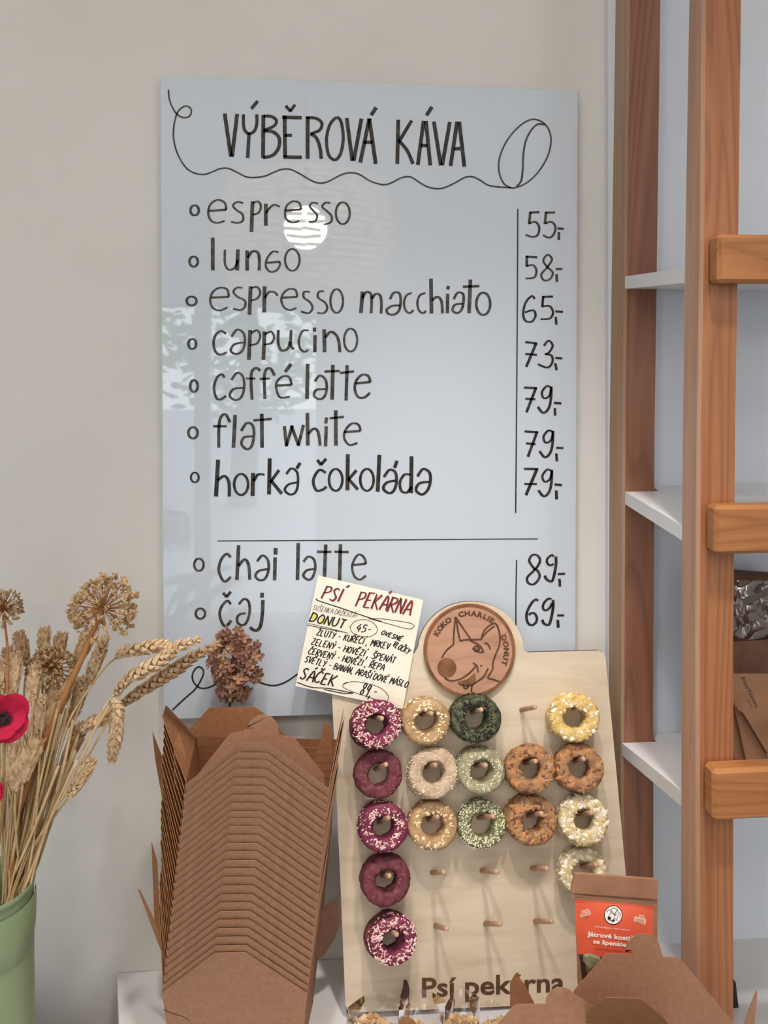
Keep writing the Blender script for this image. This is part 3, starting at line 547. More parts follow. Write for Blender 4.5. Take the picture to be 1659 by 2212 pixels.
KINDS = {  # dough, thickness, chips: (count, size, colours, flat, elong, side)
 'chip_purple': ('d_purple', 0.020, (330, 0.0030, ['c_white','c_pink'], 0.5, 1.6, 0.25)),
 'plum': ('d_plum', 0.018, (200, 0.0011, ['c_speck'], 0.4, 1.3, 0.25)),
 'tan': ('d_tan', 0.018, (150, 0.0041, ['c_cream'], 0.5, 1.3, 0.25)),
 'beige': ('d_beige', 0.020, (300, 0.0023, ['c_white','c_cream'], 0.5, 1.2, 0.3)),
 'pale': ('d_pale', 0.018, (720, 0.0020, ['c_pale'], 0.6, 1.3, 0.3)),
 'green': ('d_green', 0.018, (820, 0.0021, ['c_pale'], 0.6, 1.3, 0.3)),
 'dark': ('d_dark', 0.019, (620, 0.0035, ['c_black','c_black','c_black','c_olive'], 0.45, 1.3, 0.30)),
 'brown': ('d_brown', 0.022, (110, 0.0055, ['c_orange','d_brown','d_brown','c_brown'], 0.18, 1.8, 0.25)),
 'shag': ('d_brown', 0.022, (260, 0.0058, ['c_orange','d_tan','d_tan','c_brown','d_brown'], 0.28, 2.0, 0.35)),
 'yellow': ('d_yellow', 0.022, (230, 0.0058, ['c_yellow','d_yellow','c_coco','d_yellow'], 0.14, 1.3, 0.4)),
 'cream': ('d_cream', 0.022, (240, 0.0058, ['c_coco','d_cream','d_yellow','c_coco'], 0.14, 1.4, 0.4)),
}
def axis_for(r, c):
    d = (tip3(r, c) - R(*pegpx(r, c), -0.002)).normalized()
    return (d*0.55 + RN*0.45).normalized()
def donut(kind, x, y, dia, hole, r, c, label, behind=0.0, seed=0, front=0.031, thick=None):
    dough, t, ch = KINDS[kind]
    ax = axis_for(r, c)
    t = thick or t; fc = R(x, y, front - behind)
    dep = (fc - CAM).dot(FWD); Rr = dia*0.5*dep/F; rr = (hole+3)*0.5*dep/F
    org = fc - ax*t*0.5
    o = empty('donut', (0,0,0), label, 'donut', 'dog treat donuts on the peg rack')
    donut_mesh('dough', None, Rr, rr, t, seed).build('dough', M[dough], o, True)
    n, sz, cols, fl, el, sd = ch
    tag(chips_mesh(n, Rr, rr, t, sz, seed+50, len(cols), fl, el, sd).build('topping', [M[k] for k in cols], o), kind='stuff')
    q = ax.to_track_quat('Z', 'Y'); o.rotation_mode = 'QUATERNION'; o.rotation_quaternion = q; o.location = org; o.scale = (1.03, 0.905, 1)
    return o
rack_list = [
 ('chip_purple',815,1566,107,43,1,1,'beetroot purple donut with white oat chips, top left of the rack below the handwritten card'),
 ('tan',923,1560,103,44,1,2,'tan donut with cream chips in the top row, between purple and dark green ones'),
 ('dark',1031,1553,107,45,1,3,'very dark green crumbly donut directly under the round dog badge'),
 ('yellow',1243,1551,107,45,1,5,'bright yellow flaky donut alone at the top right of the rack'),
 ('plum',819,1673,104,41,2,1,'plain dark plum donut in the second row at the left edge of the rack'),
 ('beige',938,1670,109,44,2,2,'beige donut covered in fine oat chips, second row beside the plum one'),
 ('pale',1042,1667,104,44,2,3,'pale grey green donut with tiny pale seeds below the dark green donut'),
 ('brown',1148,1661,105,43,2,4,'smooth orange brown donut below the empty top row peg'),
 ('brown',1254,1659,104,42,2,5,'orange brown donut with dark cracks below the bright yellow donut'),
 ('chip_purple',830,1788,105,42,3,1,'purple donut dense with pale chips in the third row, left edge'),
 ('tan',937,1785,104,45,3,2,'tan donut with large cream chips in the third row, over an empty peg'),
 ('green',1043,1781,104,45,3,3,'green donut speckled with pale seeds in the third row'),
 ('shag',1153,1774,106,44,3,4,'shaggy golden brown donut in the third row, over an empty peg'),
 ('cream',1264,1772,106,42,3,5,'whitish coconut flake donut in the third row at the right edge'),
 ('plum',835,1905,105,42,4,1,'plain plum donut with fine pale specks in the fourth row'),
 ('cream',1263,1886,103,44,4,5,'pale yellow donut half hidden behind the orange labelled pouch'),
 ('chip_purple',851,2034,102,43,5,1,'purple donut with pale chips at the bottom left of the rack, front one'),
]
BEHIND = {0:'purple donut hidden behind the top left chip donut', 3:'yellow donut hidden behind the bright yellow one at the top right', 5:'beige donut showing behind the oat chip donut of the second row',
 7:'brown donut peeping out below left behind the smooth orange brown donut', 8:'dark brown donut behind the cracked orange brown donut at the right edge', 13:'pale donut hidden behind the whitish coconut flake donut', 16:'dark plum donut hanging behind the bottom left chip donut'}
for i, q in enumerate(rack_list):
    single = i in (4, 11, 15)
    if i in BEHIND:
        donut(*q, seed=i+1, front=0.0345, thick=0.0165)
        k2 = 'plum' if i in (0, 16) else 'brown' if i in (7, 8) else q[0]
        donut(k2, q[1]-(5 if i != 16 else 11), q[2]+(3 if i != 16 else -9), q[3]-2, q[4], q[5], q[6], BEHIND[i], front=0.0175, thick=0.0165, seed=i+41)
    else: donut(*q, seed=i+1, front=0.026 if single else 0.0325, thick=0.018 if single else 0.030)
# handwritten card leaning on the rack
cc = [(687,1243),(914,1296),(870,1531.5),(638,1482)]
CO = 0.0045
card = empty('handwritten_card', R(640,1500,CO), 'tilted white card with handwritten donut flavours and prices over the rack corner', 'card')
b = MB(); b.prism([R(x, y, CO) for x, y in cc], -RN*0.0006); b.build('card_sheet', M['card'], card)
GL = {'A':[[(0,10),(3,0),(6,10)],[(1.2,6.5),(5,6)]],'B':[[(0,0),(0,10)],[(0,0),(4,1),(4.5,3.5),(0,5)],[(0,5),(5,6),(4.8,9),(0,10)]],'C':[[(5,1.5),(2.5,0),(0,4),(.5,8.5),(3,10),(5,8.5)]],'D':[[(0,0),(0,10)],[(-.5,0),(4,1.5),(5,5),(3.5,9),(-.5,10)]],'E':[[(.5,0),(0,10)],[(0,0),(4.5,-.3)],[(0,5),(3.6,4.6)],[(0,10),(4.5,9.6)]],'F':[[(0,0),(0,10)],[(0,0),(4.5,0)],[(0,5),(3.5,5)]],
 'H':[[(0,0),(0,10)],[(5,0),(5,10)],[(0,5.4),(5,4.8)]],'I':[[(1,0),(.6,10)]],'J':[[(3,0),(3,8),(1.5,10),(0,8.5)]],'K':[[(0,0),(0,10)],[(4.6,0),(0,5.6)],[(.8,5),(5,10)]],'L':[[(.5,0),(0,10)],[(0,10),(4,9.6)]],'M':[[(0,10),(.8,0)],[(.8,0),(3,6)],[(3,6),(5.4,0)],[(5.4,0),(6,10)]],'N':[[(0,10),(.4,0)],[(.4,0),(4.6,10)],[(4.6,10),(5,0)]],'O':[[(2.6,0),(.3,3.5),(.4,8),(2.8,10),(5,7),(4.8,2.5),(2.6,0)]],'P':[[(.4,0),(0,10)],[(-.4,.4),(4.2,.6),(4.6,3.6),(0,5.6)]],
 'R':[[(.4,0),(0,10)],[(-.4,.3),(4.4,.6),(4.4,3.6),(0,5.2)],[(1,5),(5.2,10)]],'S':[[(4.6,1.2),(2.6,0),(.5,2.2),(2.4,4.6),(4.4,7),(2.8,9.8),(0,8.8)]],'T':[[(2.6,0),(2.3,10)],[(0,.2),(5,0)]],'U':[[(0,0),(.2,7),(2.2,10),(4.4,7.5),(4.8,0)]],'V':[[(0,0),(2.4,10)],[(2.4,10),(5,0)]],'Y':[[(0,0),(2.4,4.8)],[(5,0),(1.8,10)]],'Z':[[(0,.3),(4.6,0)],[(4.6,0),(.2,9.8)],[(.2,9.8),(4.8,9.6)]],'Ł':[],'-':[[(.6,5.2),(4,5)]],',':[[(1,9),(.4,12)]],'~':[[(0,5),(1.5,4),(3,5.5),(4.5,4.5)]],'4':[[(3,0),(0,6.4),(5,6)],[(3.6,3.5),(3.2,10.4)]],'5':[[(4.6,0),(1,.3),(.6,4.4)],[(.6,4.4),(4,4.6),(4,8.6),(0,9.8)]],'8':[[(3,5),(1,2.2),(3,0),(4.6,2),(3,5),(.6,7.8),(2.4,10),(4.4,8),(3,5)]],'9':[[(4.5,1),(2,.2),(.8,3),(2.6,4.8),(4.5,1)],[(4.5,.6),(3.6,10.5)]],'W':[[(0,0),(1.4,10)],[(1.4,10),(3,3)],[(3,3),(4.6,10)],[(4.6,10),(6,0)]]}
ACC = {'Á':'A\'','Í':'I\'','Ý':'Y\'','É':'E\'','Ě':'Ev','Č':'Cv','Š':'Sv','Ř':'Rv','Ž':'Zv','Ť':'Tv'}
def handwrite(mb, text, p0, p1, h, w, fn, slant=0.22, jit=0.35, rnd=random.Random(3)):
    """single-stroke capitals from px p0 to p1 along the baseline; h cap height in px"""
    tot = sum((6.6 if ch in 'MW' else 3.4 if ch in ' I,' else 5.8) for ch in text); L = math.hypot(p1[0]-p0[0], p1[1]-p0[1])
    ux, uy = (p1[0]-p0[0])/L, (p1[1]-p0[1])/L; k = L/tot; v = h/10; cur = 0.0
    for ch in text:
        adv = (6.6 if ch in 'MW' else 3.4 if ch in ' I,' else 5.8); bch, acc = (ACC[ch][0], ACC[ch][1]) if ch in ACC else (ch, '')
        g = list(GL.get(bch, []))
        if acc == "'": g.append([(2.6,-1.4),(4.2,-3.4)])
        if acc == 'v': g.append([(1.4,-3.2),(2.6,-1.2),(4.4,-3.4)])
        jy = rnd.uniform(-jit, jit)
        for st in g:
            pts = []
            for (a, c) in st:
                lx = (cur + a*0.86 + rnd.uniform(-.12,.12))*k + slant*(c-10)*v*-1*0 - slant*(10-c)*v*-1; ly = (c-10+jy)*v
                pts.append((p0[0]+ux*lx-uy*ly, p0[1]+uy*lx+ux*ly))
            ribbon(mb, pts, w*1.3, fn, k=4, chisel=0.25)
        cur += adv
cf = lambda x, y: R(x, y, CO+0.0004)
cf2 = lambda x, y: R(x, y, CO+0.0002)
def cpx(x, y): return (600+x/3.0164, 1200+y/3.0164)
b = MB(); handwrite(b, 'PSÍ', cpx(286,282), cpx(440,312), 29, 2.6, cf); handwrite(b, 'PEKÁRNA', cpx(508,330), cpx(868,390), 33, 2.6, cf); b.build('red_heading', M['pen_red'], card)
b = MB(); handwrite(b, 'PSÍ', cpx(281,278), cpx(435,308), 29, 1.1, lambda x, y: R(x, y, CO+0.0006)); handwrite(b, 'PEKÁRNA', cpx(503,326), cpx(863,386), 33, 1.1, lambda x, y: R(x, y, CO+0.0006)); b.build('heading_shadow_line', M['pen'], card)
b = MB(); handwrite(b, 'SUŠENKA DRŽKATÁ~', cpx(226,352), cpx(520,412), 11, 0.9, cf); b.build('grey_note', M['pen_thin'], card)
b = MB(); handwrite(b, 'DONUT', cpx(206,428), cpx(440,478), 20, 2.6, cf)
handwrite(b, '45-', cpx(508,490), cpx(610,512), 17, 2.0, cf); handwrite(b, '89,-', cpx(530,905), cpx(640,930), 26, 2.2, cf)
handwrite(b, 'OVESNÉ', cpx(672,512), cpx(808,560), 10, 1.9, cf); handwrite(b, 'VLOČKY', cpx(744,588), cpx(850,645), 13, 1.9, cf)
handwrite(b, 'ŽLUTÝ - KUŘECÍ, MRKEV', cpx(250,520), cpx(728,612), 14, 1.9, cf)
handwrite(b, 'ZELENÝ - HOVĚZÍ, ŠPENÁT', cpx(215,578), cpx(765,704), 14, 1.9, cf)
handwrite(b, 'ČERVENÝ - HOVĚZÍ, ŘEPA', cpx(196,640), cpx(690,752), 14, 1.9, cf)
handwrite(b, 'SVĚTLÝ - BANÁN, ARAŠÍDOVÉ MÁSLO', cpx(172,692), cpx(845,862), 14, 1.9, cf)
handwrite(b, 'SÁČEK', cpx(140,802), cpx(372,858), 25, 2.8, cf)
for w, pts in ((2.4,[(250,280),(270,296),(420,345),(580,400),(680,432)]),(1.4,[(590,410),(700,415),(860,440),(888,462),(850,478),(740,450),(600,412)]),(1.2,[(200,442),(320,470),(460,506)]),(1.8,[(190,452),(300,475),(440,500)]),(1.3,[(470,470),(500,430),(570,418),(630,445),(648,490),(610,525),(540,525),(485,500),(470,460)]),
 (2.4,[(125,826),(220,858),(330,866),(460,890),(490,895),(430,898),(300,872)]),(1.3,[(430,840),(480,822),(560,828),(660,858),(715,905),(715,945),(690,955),(600,925),(500,892),(430,860),(430,835),(460,825)])):
    ribbon(b, [cpx(*p) for p in pts], w, cf, chisel=0.2)
b.build('handwriting', M['pen'], card)
b = MB()
for x, y, rx, ry in ((240,402,18,22),(298,425,22,22),(340,440,14,18)): b.add([cf2(*cpx(*p)) for p in ell(x, y, rx, ry)[:-1]], [list(range(14))])
b.build('yellow_highlight', M['pen_yellow'], card)

# ------------------------------------------------------------------ kraft boxes
TH = 0.0006
def px_poly(pts, o): return [W(x, y, o) for x, y in pts]
BO = 0.20                                # distance of the stack's front faces from the wall
L0, T1, T2, R0 = (350,2144), (468,2035), (534,2034), (664,2146)
def make_box(label, with_lid=0):
    base = W(507, 2330, BO); base.z = CZ + 0.0006
    root = empty('food_box', base, label, 'box', 'nested kraft food boxes')
    l, t1, t2, r = (W(*p, BO) for p in (L0, T1, T2, R0))
    h = l.z - base.z; dep = 0.112
    bot = -Vector((0, 0, h))
    fl, frr = l + bot*0.99 + Vector((0.007, 0.034, 0)), r + bot*0.99 + Vector((-0.012, 0.034, 0))
    out = Vector((0, -0.016, 0))        # the flap leans slightly outwards
    b = MB(); b.prism([fl, frr, r, t2+out, t1+out, l], (0, TH, 0)); b.build('front_panel', M['kraft'], root)
    br = r + Vector((0.011, dep, 0.0)); bl_ = l + Vector((-0.006, dep, 0.0)); brb = frr + Vector((0.016, dep*0.85, 0)); blb = fl + Vector((0.0, dep*0.85, 0))
    e = 0.0009
    b = MB(); b.prism([frr+Vector((0,e,0)), brb, br, r+Vector((0,e,0))], (-TH, 0, 0)); b.build('side_panel', M['kraft'], root)
    b = MB(); b.prism([fl+Vector((0,e,0)), blb, bl_, l+Vector((0,e,0))], (TH, 0, 0)); b.build('side_panel', M['kraft_in'], root)
    b = MB(); b.prism([blb, brb, br, bl_], (0, TH, 0)); b.build('back_panel', M['kraft_in'], root)
    b = MB(); b.prism([fl+Vector((.001,e,.001)), frr+Vector((-.001,e,.001)), brb+Vector((-.001,-e,.001)), blb+Vector((.001,-e,.001))], (0,0,TH)); b.build('bottom', M['kraft_in'], root)
    return root, l, r, bl_, br
def side_flap(root, a, c, out, up, tipw, m, name='side_flap', s0=0.0):
    """trapezoid flap hinged on the top edge a-c of a side panel"""
    d = c - a; p = [a+d*(0.02+s0), c-d*0.02, c-d*(0.42)+out+Vector((0,0,up)), a+d*(0.30+s0)+out+Vector((0,0,up))]
    b = MB(); b.prism(p, (TH if out.x < 0 else -TH, 0, 0)); return b.build(name, m, root)
tops = [2034,2019,2001,1983,1965,1947,1929,1912,1893,1875,1857,1840,1821,1804,1787,1768,1752,1737,1719,1702,1683,1666,1647,1628,1613,1592]
ordn = ['lowest','second','third','fourth','fifth','sixth','seventh','eighth','ninth','tenth','eleventh','twelfth','thirteenth','fourteenth','fifteenth','sixteenth','seventeenth','eighteenth','nineteenth','twentieth','twenty-first','twenty-second','twenty-third','twenty-fourth','twenty-fifth','topmost']
proto, l, r, bl_, br = make_box('lowest and frontmost kraft food box of the tall nested stack left of the donut rack')
boxes = [proto]
x0t = 501.0
p_ref = W(x0t, 2034, BO)
for k in range(1, 26):
    y = tops[k]; x = x0t + (549-501)*(2034-y)/442.0
    d = W(x, y, BO) - p_ref
    c = copy_tree(proto); c.location = proto.location + Vector((d.x, k*0.00012, d.z))
    c['label'] = ('topmost kraft food box of the tall stack, its round-tabbed lid standing up' if k == 25 else
                  '%s kraft food box from the bottom of the tall nested stack' % ordn[k])
    boxes.append(c)
rb_ = random.Random(4)
for k, bx_ in enumerate(boxes):
    f = k/25; d = bx_.location - proto.location; bx_['_o'] = tuple(bx_.location); w_ = rb_.uniform(-0.0012, 0.0012)
    side_flap(bx_, l+d+Vector((0,.003,0)), bl_+d, Vector((-0.010-0.022*f+w_, 0.008, 0)), 0.058, 0.5, M['kraft_in'])
    side_flap(bx_, r+d+Vector((0,.003,0)), br+d, Vector((0.010+0.004*f+w_, 0.008, 0)), 0.058, 0.5, M['kraft'])
_l, _r = (W(*p, BO) for p in (L0, R0)); _h = _l.z - CZ
CUTP = Plane(_l, (0, -1, -0.034/_h))
# the lower corner cuts drawn by the carton's tucks
b = MB()
for pts in ([(352,2181),(375,2190),(398,2197),(408,2205),(416,2212),(420,2225)],[(664,2184),(640,2190),(618,2198),(606,2206),(600,2225)]):
    ribbon(b, pts, 1.6, lambda x, y: CUTP.P(x, y, 0.0004), chisel=0)
tag(b.build('tuck_cut', M['ply_edge'], proto), kind='stuff')
def hole_tab(cx, cy, r, a0, a1, n=16): return [(cx+r*math.cos(math.radians(a0+(a1-a0)*i/n)), cy+r*math.sin(math.radians(a0+(a1-a0)*i/n))) for i in range(n+1)]
top = boxes[25]; top['_o'] = tuple(top.location); sec = boxes[24]; sec['_o'] = tuple(sec.location)
def lid(root, pts, o, m, thick=(0, TH, 0), name='lid_flap'):
    b = MB(); b.prism(px_poly(pts, o), thick); return b.build(name, m, root)
tabtop = [(396,1712),(497,1584),(527,1580),(527,1576),(548,1577),(548,1571),(533,1570)] + hole_tab(568,1577,33,190,338) + [(603,1588),(636,1594),(700,1672),(702,1712)]
lid(top, tabtop, 0.155, M['kraft'])
lid(sec, [(346,1645),(452,1529),(548,1526),(576,1545),(690,1668),(702,1720),(380,1735)], 0.072, M['kraft_in'])
# spread flaps of the upper boxes at the left and right
for root, pts, o in ((top, [(352,1640),(329,1580),(335,1640),(362,1790)], 0.115), (top, [(375,1606),(387,1582),(399,1618),(410,1690),(376,1760)], 0.170),
                     (sec, [(677,1640),(692,1605),(701,1558),(714,1566),(719,1640),(702,1725)], 0.085), (top, [(704,1706),(712,1680),(726,1602),(733,1596),(724,1670),(712,1745)], 0.14)):
    lid(root, pts, o, M['kraft_in'], name='side_flap')
for root, pts, o in ((boxes[4], [(350,2060),(297,1920),(303,1924),(345,2012)], 0.13), (boxes[8], [(334,2000),(327,1818),(340,1862),(346,2015)], 0.10), (boxes[9], [(684,1972),(712,1950),(734,1940),(735,1998),(722,2030),(700,2064),(684,2074)], 0.085)):
    root['_o'] = tuple(root.location); lid(root, pts, o, M['kraft_dark'] if pts[0][0] > 600 else M['kraft_in'], name='side_flap')

# foreground kraft boxes at the bottom right
FO = 0.30
b2 = empty('food_box', W(1430, 2330, FO), 'large open kraft box in the right foreground with a round slotted tab', 'box', 'open kraft boxes in the foreground')
rt = [(1215,2262),(1240,2140),(1310,2060),(1350,2061),(1366,2061),(1371,2056),(1366,2053),(1349,2052)] + hole_tab(1389,2055,38,178,348) + [(1432,2068),(1462,2068),(1472,2074),(1582,2205),(1600,2262)]
lid(b2, rt, FO, M['kraft'])
b = MB(); dk = [(1268,2184),(1309,2155),(1382,2157),(1432,2197),(1452,2225),(1440,2262),(1260,2262)]
bd = MB(); bd.prism([W(x, y, FO+0.10-0.0009*(y-2155)) for x, y in dk], (0, TH, 0)); bd.build('lid_flap', M['kraft_in'], b2)
lid(b2, [(1604,2222),(1618,2180),(1634,2139),(1636,2146),(1629,2222),(1627,2262),(1600,2262)], FO+0.01, M['kraft'], name='side_flap')
bx = MB(); pA, pB_ = W(1240, 2262, FO), W(1596, 2262, FO); zf = CZ+0.0006
bx.prism([Vector((pA.x, pA.y+0.0, zf)), Vector((pB_.x, pB_.y, zf)), pB_, pA], (0, TH, 0)); bx.prism([Vector((pA.x, pA.y-0.12, zf)), Vector((pB_.x, pB_.y-0.12, zf)), pB_+Vector((0,-0.12,-0.02)), pA+Vector((0,-0.12,-0.02))], (0, TH, 0))
bx.prism([Vector((pA.x, pA.y, zf)), Vector((pA.x, pA.y-0.12, zf)), pA+Vector((0,-0.12,-0.02)), pA], (TH,0,0)); bx.prism([Vector((pB_.x, pB_.y, zf)), Vector((pB_.x, pB_.y-0.12, zf)), pB_+Vector((0,-0.12,-0.02)), pB_], (TH,0,0))
bx.build('carton_walls', M['kraft'], b2)
b3 = empty('food_box', W(1180, 2330, FO+0.06), 'smaller open kraft box at the bottom centre with a pointed torn flap', 'box', 'open kraft boxes in the foreground')
lt = [(1052,2262),(1075,2212),(1110,2173),(1118,2170),(1180,2168)] + hole_tab(1212,2166,33,184,300) + [(1245,2150),(1290,2180),(1316,2189),(1330,2210),(1340,2262)]
lid(b3, lt, FO+0.052, M['kraft'])
lid(b3, [(1102,2175),(1102,2122),(1112,2106),(1117,2101),(1121,2103),(1119,2108),(1132,2125),(1157,2172),(1140,2200)], FO-0.03, M['kraft_in'], name='side_flap')
lid(b3, [(852,2222),(866,2205),(882,2196),(894,2204),(908,2222),(900,2250),(850,2250)], FO-0.01, M['kraft_in'], name='side_flap')
bx = MB(); pA, pB_ = W(1062, 2262, FO+0.052), W(1236, 2262, FO+0.052)
bx.prism([Vector((pA.x, pA.y, zf)), Vector((pB_.x, pB_.y, zf)), pB_, pA], (0, TH, 0)); bx.prism([Vector((pA.x, pA.y, zf)), Vector((pA.x, pA.y-0.04, zf)), pA+Vector((0,-0.04,-0.01)), pA], (TH,0,0)); bx.prism([Vector((pB_.x, pB_.y, zf)), Vector((pB_.x, pB_.y-0.04, zf)), pB_+Vector((0,-0.04,-0.01)), pB_], (-TH,0,0))
bx.build('carton_walls', M['kraft'], b3)

# ------------------------------------------------------------------ treat pouch with the orange label
PO = 0.235
def pb(x, y): 
    u = min(max((x-1236)/186.0, 0), 1); v = min(max((y-1935-(x-1236)*0.10)/170.0, 0), 1)
    return 0.016*math.sin(math.pi*u)**0.7*math.sin(math.pi/2*v)**0.8
def PP(x, y, off=0.0): return W(x, y, PO + pb(x, y) + off)
pouch = empty('treat_pouch', W(1330, 2240, PO), 'kraft stand-up pouch with an orange label, propped before the right end of the donut rack', 'pouch')
def pouch_grid(mb, c, nu, nv, off):
    vs = []
    for j in range(nv+1):
        for i in range(nu+1):
            u, v = i/nu, j/nv
            x = (c[0][0]*(1-u)+c[1][0]*u)*(1-v)+(c[3][0]*(1-u)+c[2][0]*u)*v; y = (c[0][1]*(1-u)+c[1][1]*u)*(1-v)+(c[3][1]*(1-u)+c[2][1]*u)*v
            vs.append(PP(x, y, off) if not callable(off) else off(x, y))
    mb.add(vs, [(j*(nu+1)+i, j*(nu+1)+i+1, (j+1)*(nu+1)+i+1, (j+1)*(nu+1)+i) for j in range(nv) for i in range(nu)])
b = MB(); pc = [(1240,1888),(1421,1902),(1418,2270),(1252,2270)]
pouch_grid(b, pc, 20, 26, 0.0); pouch_grid(b, pc, 20, 26, lambda x, y: W(x, y, PO-0.002))
for v0, v1 in ((0,20),(20*1,0)): pass
pf = b.build('pouch_body', M['kraft_bag'], pouch, True)
b = MB(); tp = [(1241,1887),(1415,1900),(1421,1904),(1422,1912),(1421,1934),(1419,1942),(1233,1929)]
b.prism([W(x, y, PO+0.0022) for x, y in tp], (0, 0.003, 0)); b.build('header_strip', M['kraft_bag'], pouch)
b = MB()
for dy in (0, 6): ribbon(b, [(1233,1934+dy),(1420,1950+dy)], 2.5, lambda x, y: PP(x, y, 0.0035), chisel=0)
b.build('zip_ridge', M['kraft'], pouch)
b = MB(); pouch_grid(b, [(1241.5,1940),(1412,1957),(1410,2082),(1246.5,2060)], 14, 10, 0.0008); b.build('label', M['orange'], pouch, True)
q = lambda x, y: (1220+x/7.541, 1870+y/7.541)
fp = lambda x, y: PP(x, y, 0.0014)
fpp = lambda off: (lambda x, y: PP(x, y, off))
b = MB(); put_text(b, 'Játrové kostičky', *q(380,1145), 9.8, fp, width=118, slope=0.11, bold=0.028); put_text(b, 'se špenátem', *q(462,1265), 9.8, fp, width=84, slope=0.11, bold=0.028)
put_text(b, 'Ručně dělané, s láskou pečené', *q(497,1003), 3.2, fp, width=74, slope=0.10)
put_text(b, '100%', *q(262,775), 7, fp, width=19, slope=-0.14); put_text(b, '0%', *q(1205,842), 7, fp, width=13, slope=0.18)
b.build('label_lettering', M['paper_white'], pouch)
b = MB(); put_text(b, 'čerstvé vločky, kuřecí játra, špenát', *q(485,1358), 2.8, fp, width=80, slope=0.10); b.build('ingredient_line', M['print_dark'], pouch)
b = MB()
for pts in ([(250,790),(415,745),(430,780),(420,800),(270,840),(252,820)], [(1135,835),(1140,820),(1320,868),(1328,880),(1315,955),(1300,965),(1130,910),(1124,890)]):
    b.add([fpp(0.0012)(*q(*p)) for p in pts], [list(range(len(pts)))])
b.build('label_tag', M['print_pale'], pouch)
b = MB(); put_text(b, 'PŘÍRODNÍ', *q(272,818), 2.6, fpp(0.0018), width=18, slope=-0.27); put_text(b, 'SUŠENKY', *q(300,858), 2.2, fpp(0.0018), width=13, slope=-0.2)
for i in range(3): put_text(b, 'BEZ PŘÍDAVKŮ', *q(1150,872+24*i), 1.8, fpp(0.0018), width=19, slope=0.24)
b.build('tag_lettering', M['print_black'], pouch)
lc = q(790, 805)
b = MB(); ring = lambda rad: [(lc[0]+rad*math.cos(2*math.pi*i/40), lc[1]+rad*1.04*math.sin(2*math.pi*i/40)) for i in range(40)]
b.add([fpp(0.0012)(*p) for p in ring(20)], [list(range(40))]); b.build('logo_ring', M['print_black'], pouch)
b = MB(); b.add([fpp(0.0015)(*p) for p in ring(18.4)], [list(range(40))]); b.build('logo_ground', M['paper_white'], pouch)
bl, bf = MB(), MB(); lg = lambda x, y: fpp(0.0019)(lc[0]+(x-1250)*0.0585, lc[1]+(y-620)*0.0585)
draw_dog(lg, 13, bl, bf); arc_text('KOKO', -61, -35, 262, 34, bl, fn=lg); arc_text('CHARLIE', -13, 36, 264, 34, bl, fn=lg); arc_text('DONUT', 69, 109, 258, 34, bl, fn=lg)
bl.build('logo_drawing', M['print_black'], pouch); bf.build('logo_fill', M['print_black'], pouch)
b = MB(); wn_ = [(1251,2062),(1300,2070),(1340,2076),(1330,2105),(1290,2150),(1262,2160),(1258,2120)]
b.add([fpp(0.0008)(*p) for p in wn_], [list(range(len(wn_)))]); b.build('pouch_window', M['window_dark'], pouch)
bis = [(1261,2066),(1275,2064),(1300,2071),(1296,2082),(1283,2092),(1272,2100),(1268,2090),(1261,2080)]
b = MB(); b.prism([fpp(0.0058)(*p) for p in bis], (0, 0.0045, 0)); bo = bevel(b.build('dog_biscuit', M['biscuit']), 0.002)
tag(bo, 'grey green dog biscuit showing in the pouch window below the orange label', 'biscuit')

# ------------------------------------------------------------------ shelving unit at the right
unit = empty('shelf_unit', W(1480, 2200, 0.12), 'beech shelving unit with white boards and horizontal rails at the right edge', 'shelves')
def post(secs, o_f, o_b, m):
    """secs: (y, left_outer_back_px, front_left_px, front_right_px) at several heights"""
    mb = MB(); rings = []
    for y, lo, fl_, fr_ in secs:
        a, bq = W(fl_, y, o_f), W(fr_, y, o_f); zz = a.z
        bk = W(lo, y, o_b); bk.z = zz; c = 0.0035
        rings.append([Vector((bq.x, -o_f, zz)), Vector((a.x+c, -o_f, zz)), Vector((a.x, -o_f+c, zz)), Vector((bk.x, -o_b, zz)), Vector((bq.x, -o_b, zz))])
    last = rings[-1]; dz = CZ - last[0].z
    rings.append([v + Vector((0, 0, dz)) for v in last])
    first = rings[0]; rings.insert(0, [v + Vector((0, 0, 0.25)) for v in first])
    mb.loft(rings); po = mb.build('post', list(m), unit)
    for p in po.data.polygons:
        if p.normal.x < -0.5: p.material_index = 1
    return po
post([(-40,1330.5,1356,1427),(480,1323,1350,1420),(930,1317,1346,1414),(1380,1315,1344,1411.5),(2000,1315,1342,1411)], 0.045, 0.0125, (M['beech_back'], M['lit_side_back']))
post([(-40,1489.5,1519,1601),(480,1481,1515,1595),(930,1475,1508,1588),(1380,1472.5,1505,1584),(2190,1471,1506,1584)], 0.247, 0.217, (M['beech'], M['lit_side_front']))
pxl = W(1314, 1000, 0.012).x
b = MB(); b.box((pxl, -0.012, CZ), (pxl+0.75, -0.001, 2.35)); bp = b.build('back_panel', M['panel'], unit)
for yt, yb, xl in ((505,610,1552),(1094,1199,1546),(1665,1776,1541)):
    a, c = W(xl, yt, 0.2705), W(xl+5, yb, 0.2705)
    b = MB(); x1 = a.x + 0.42; b.box((a.x, -0.2705, c.z), (x1, -0.2475, a.z)); bevel(b.build('rail', M['beech_rail'], unit), 0.004, 1)
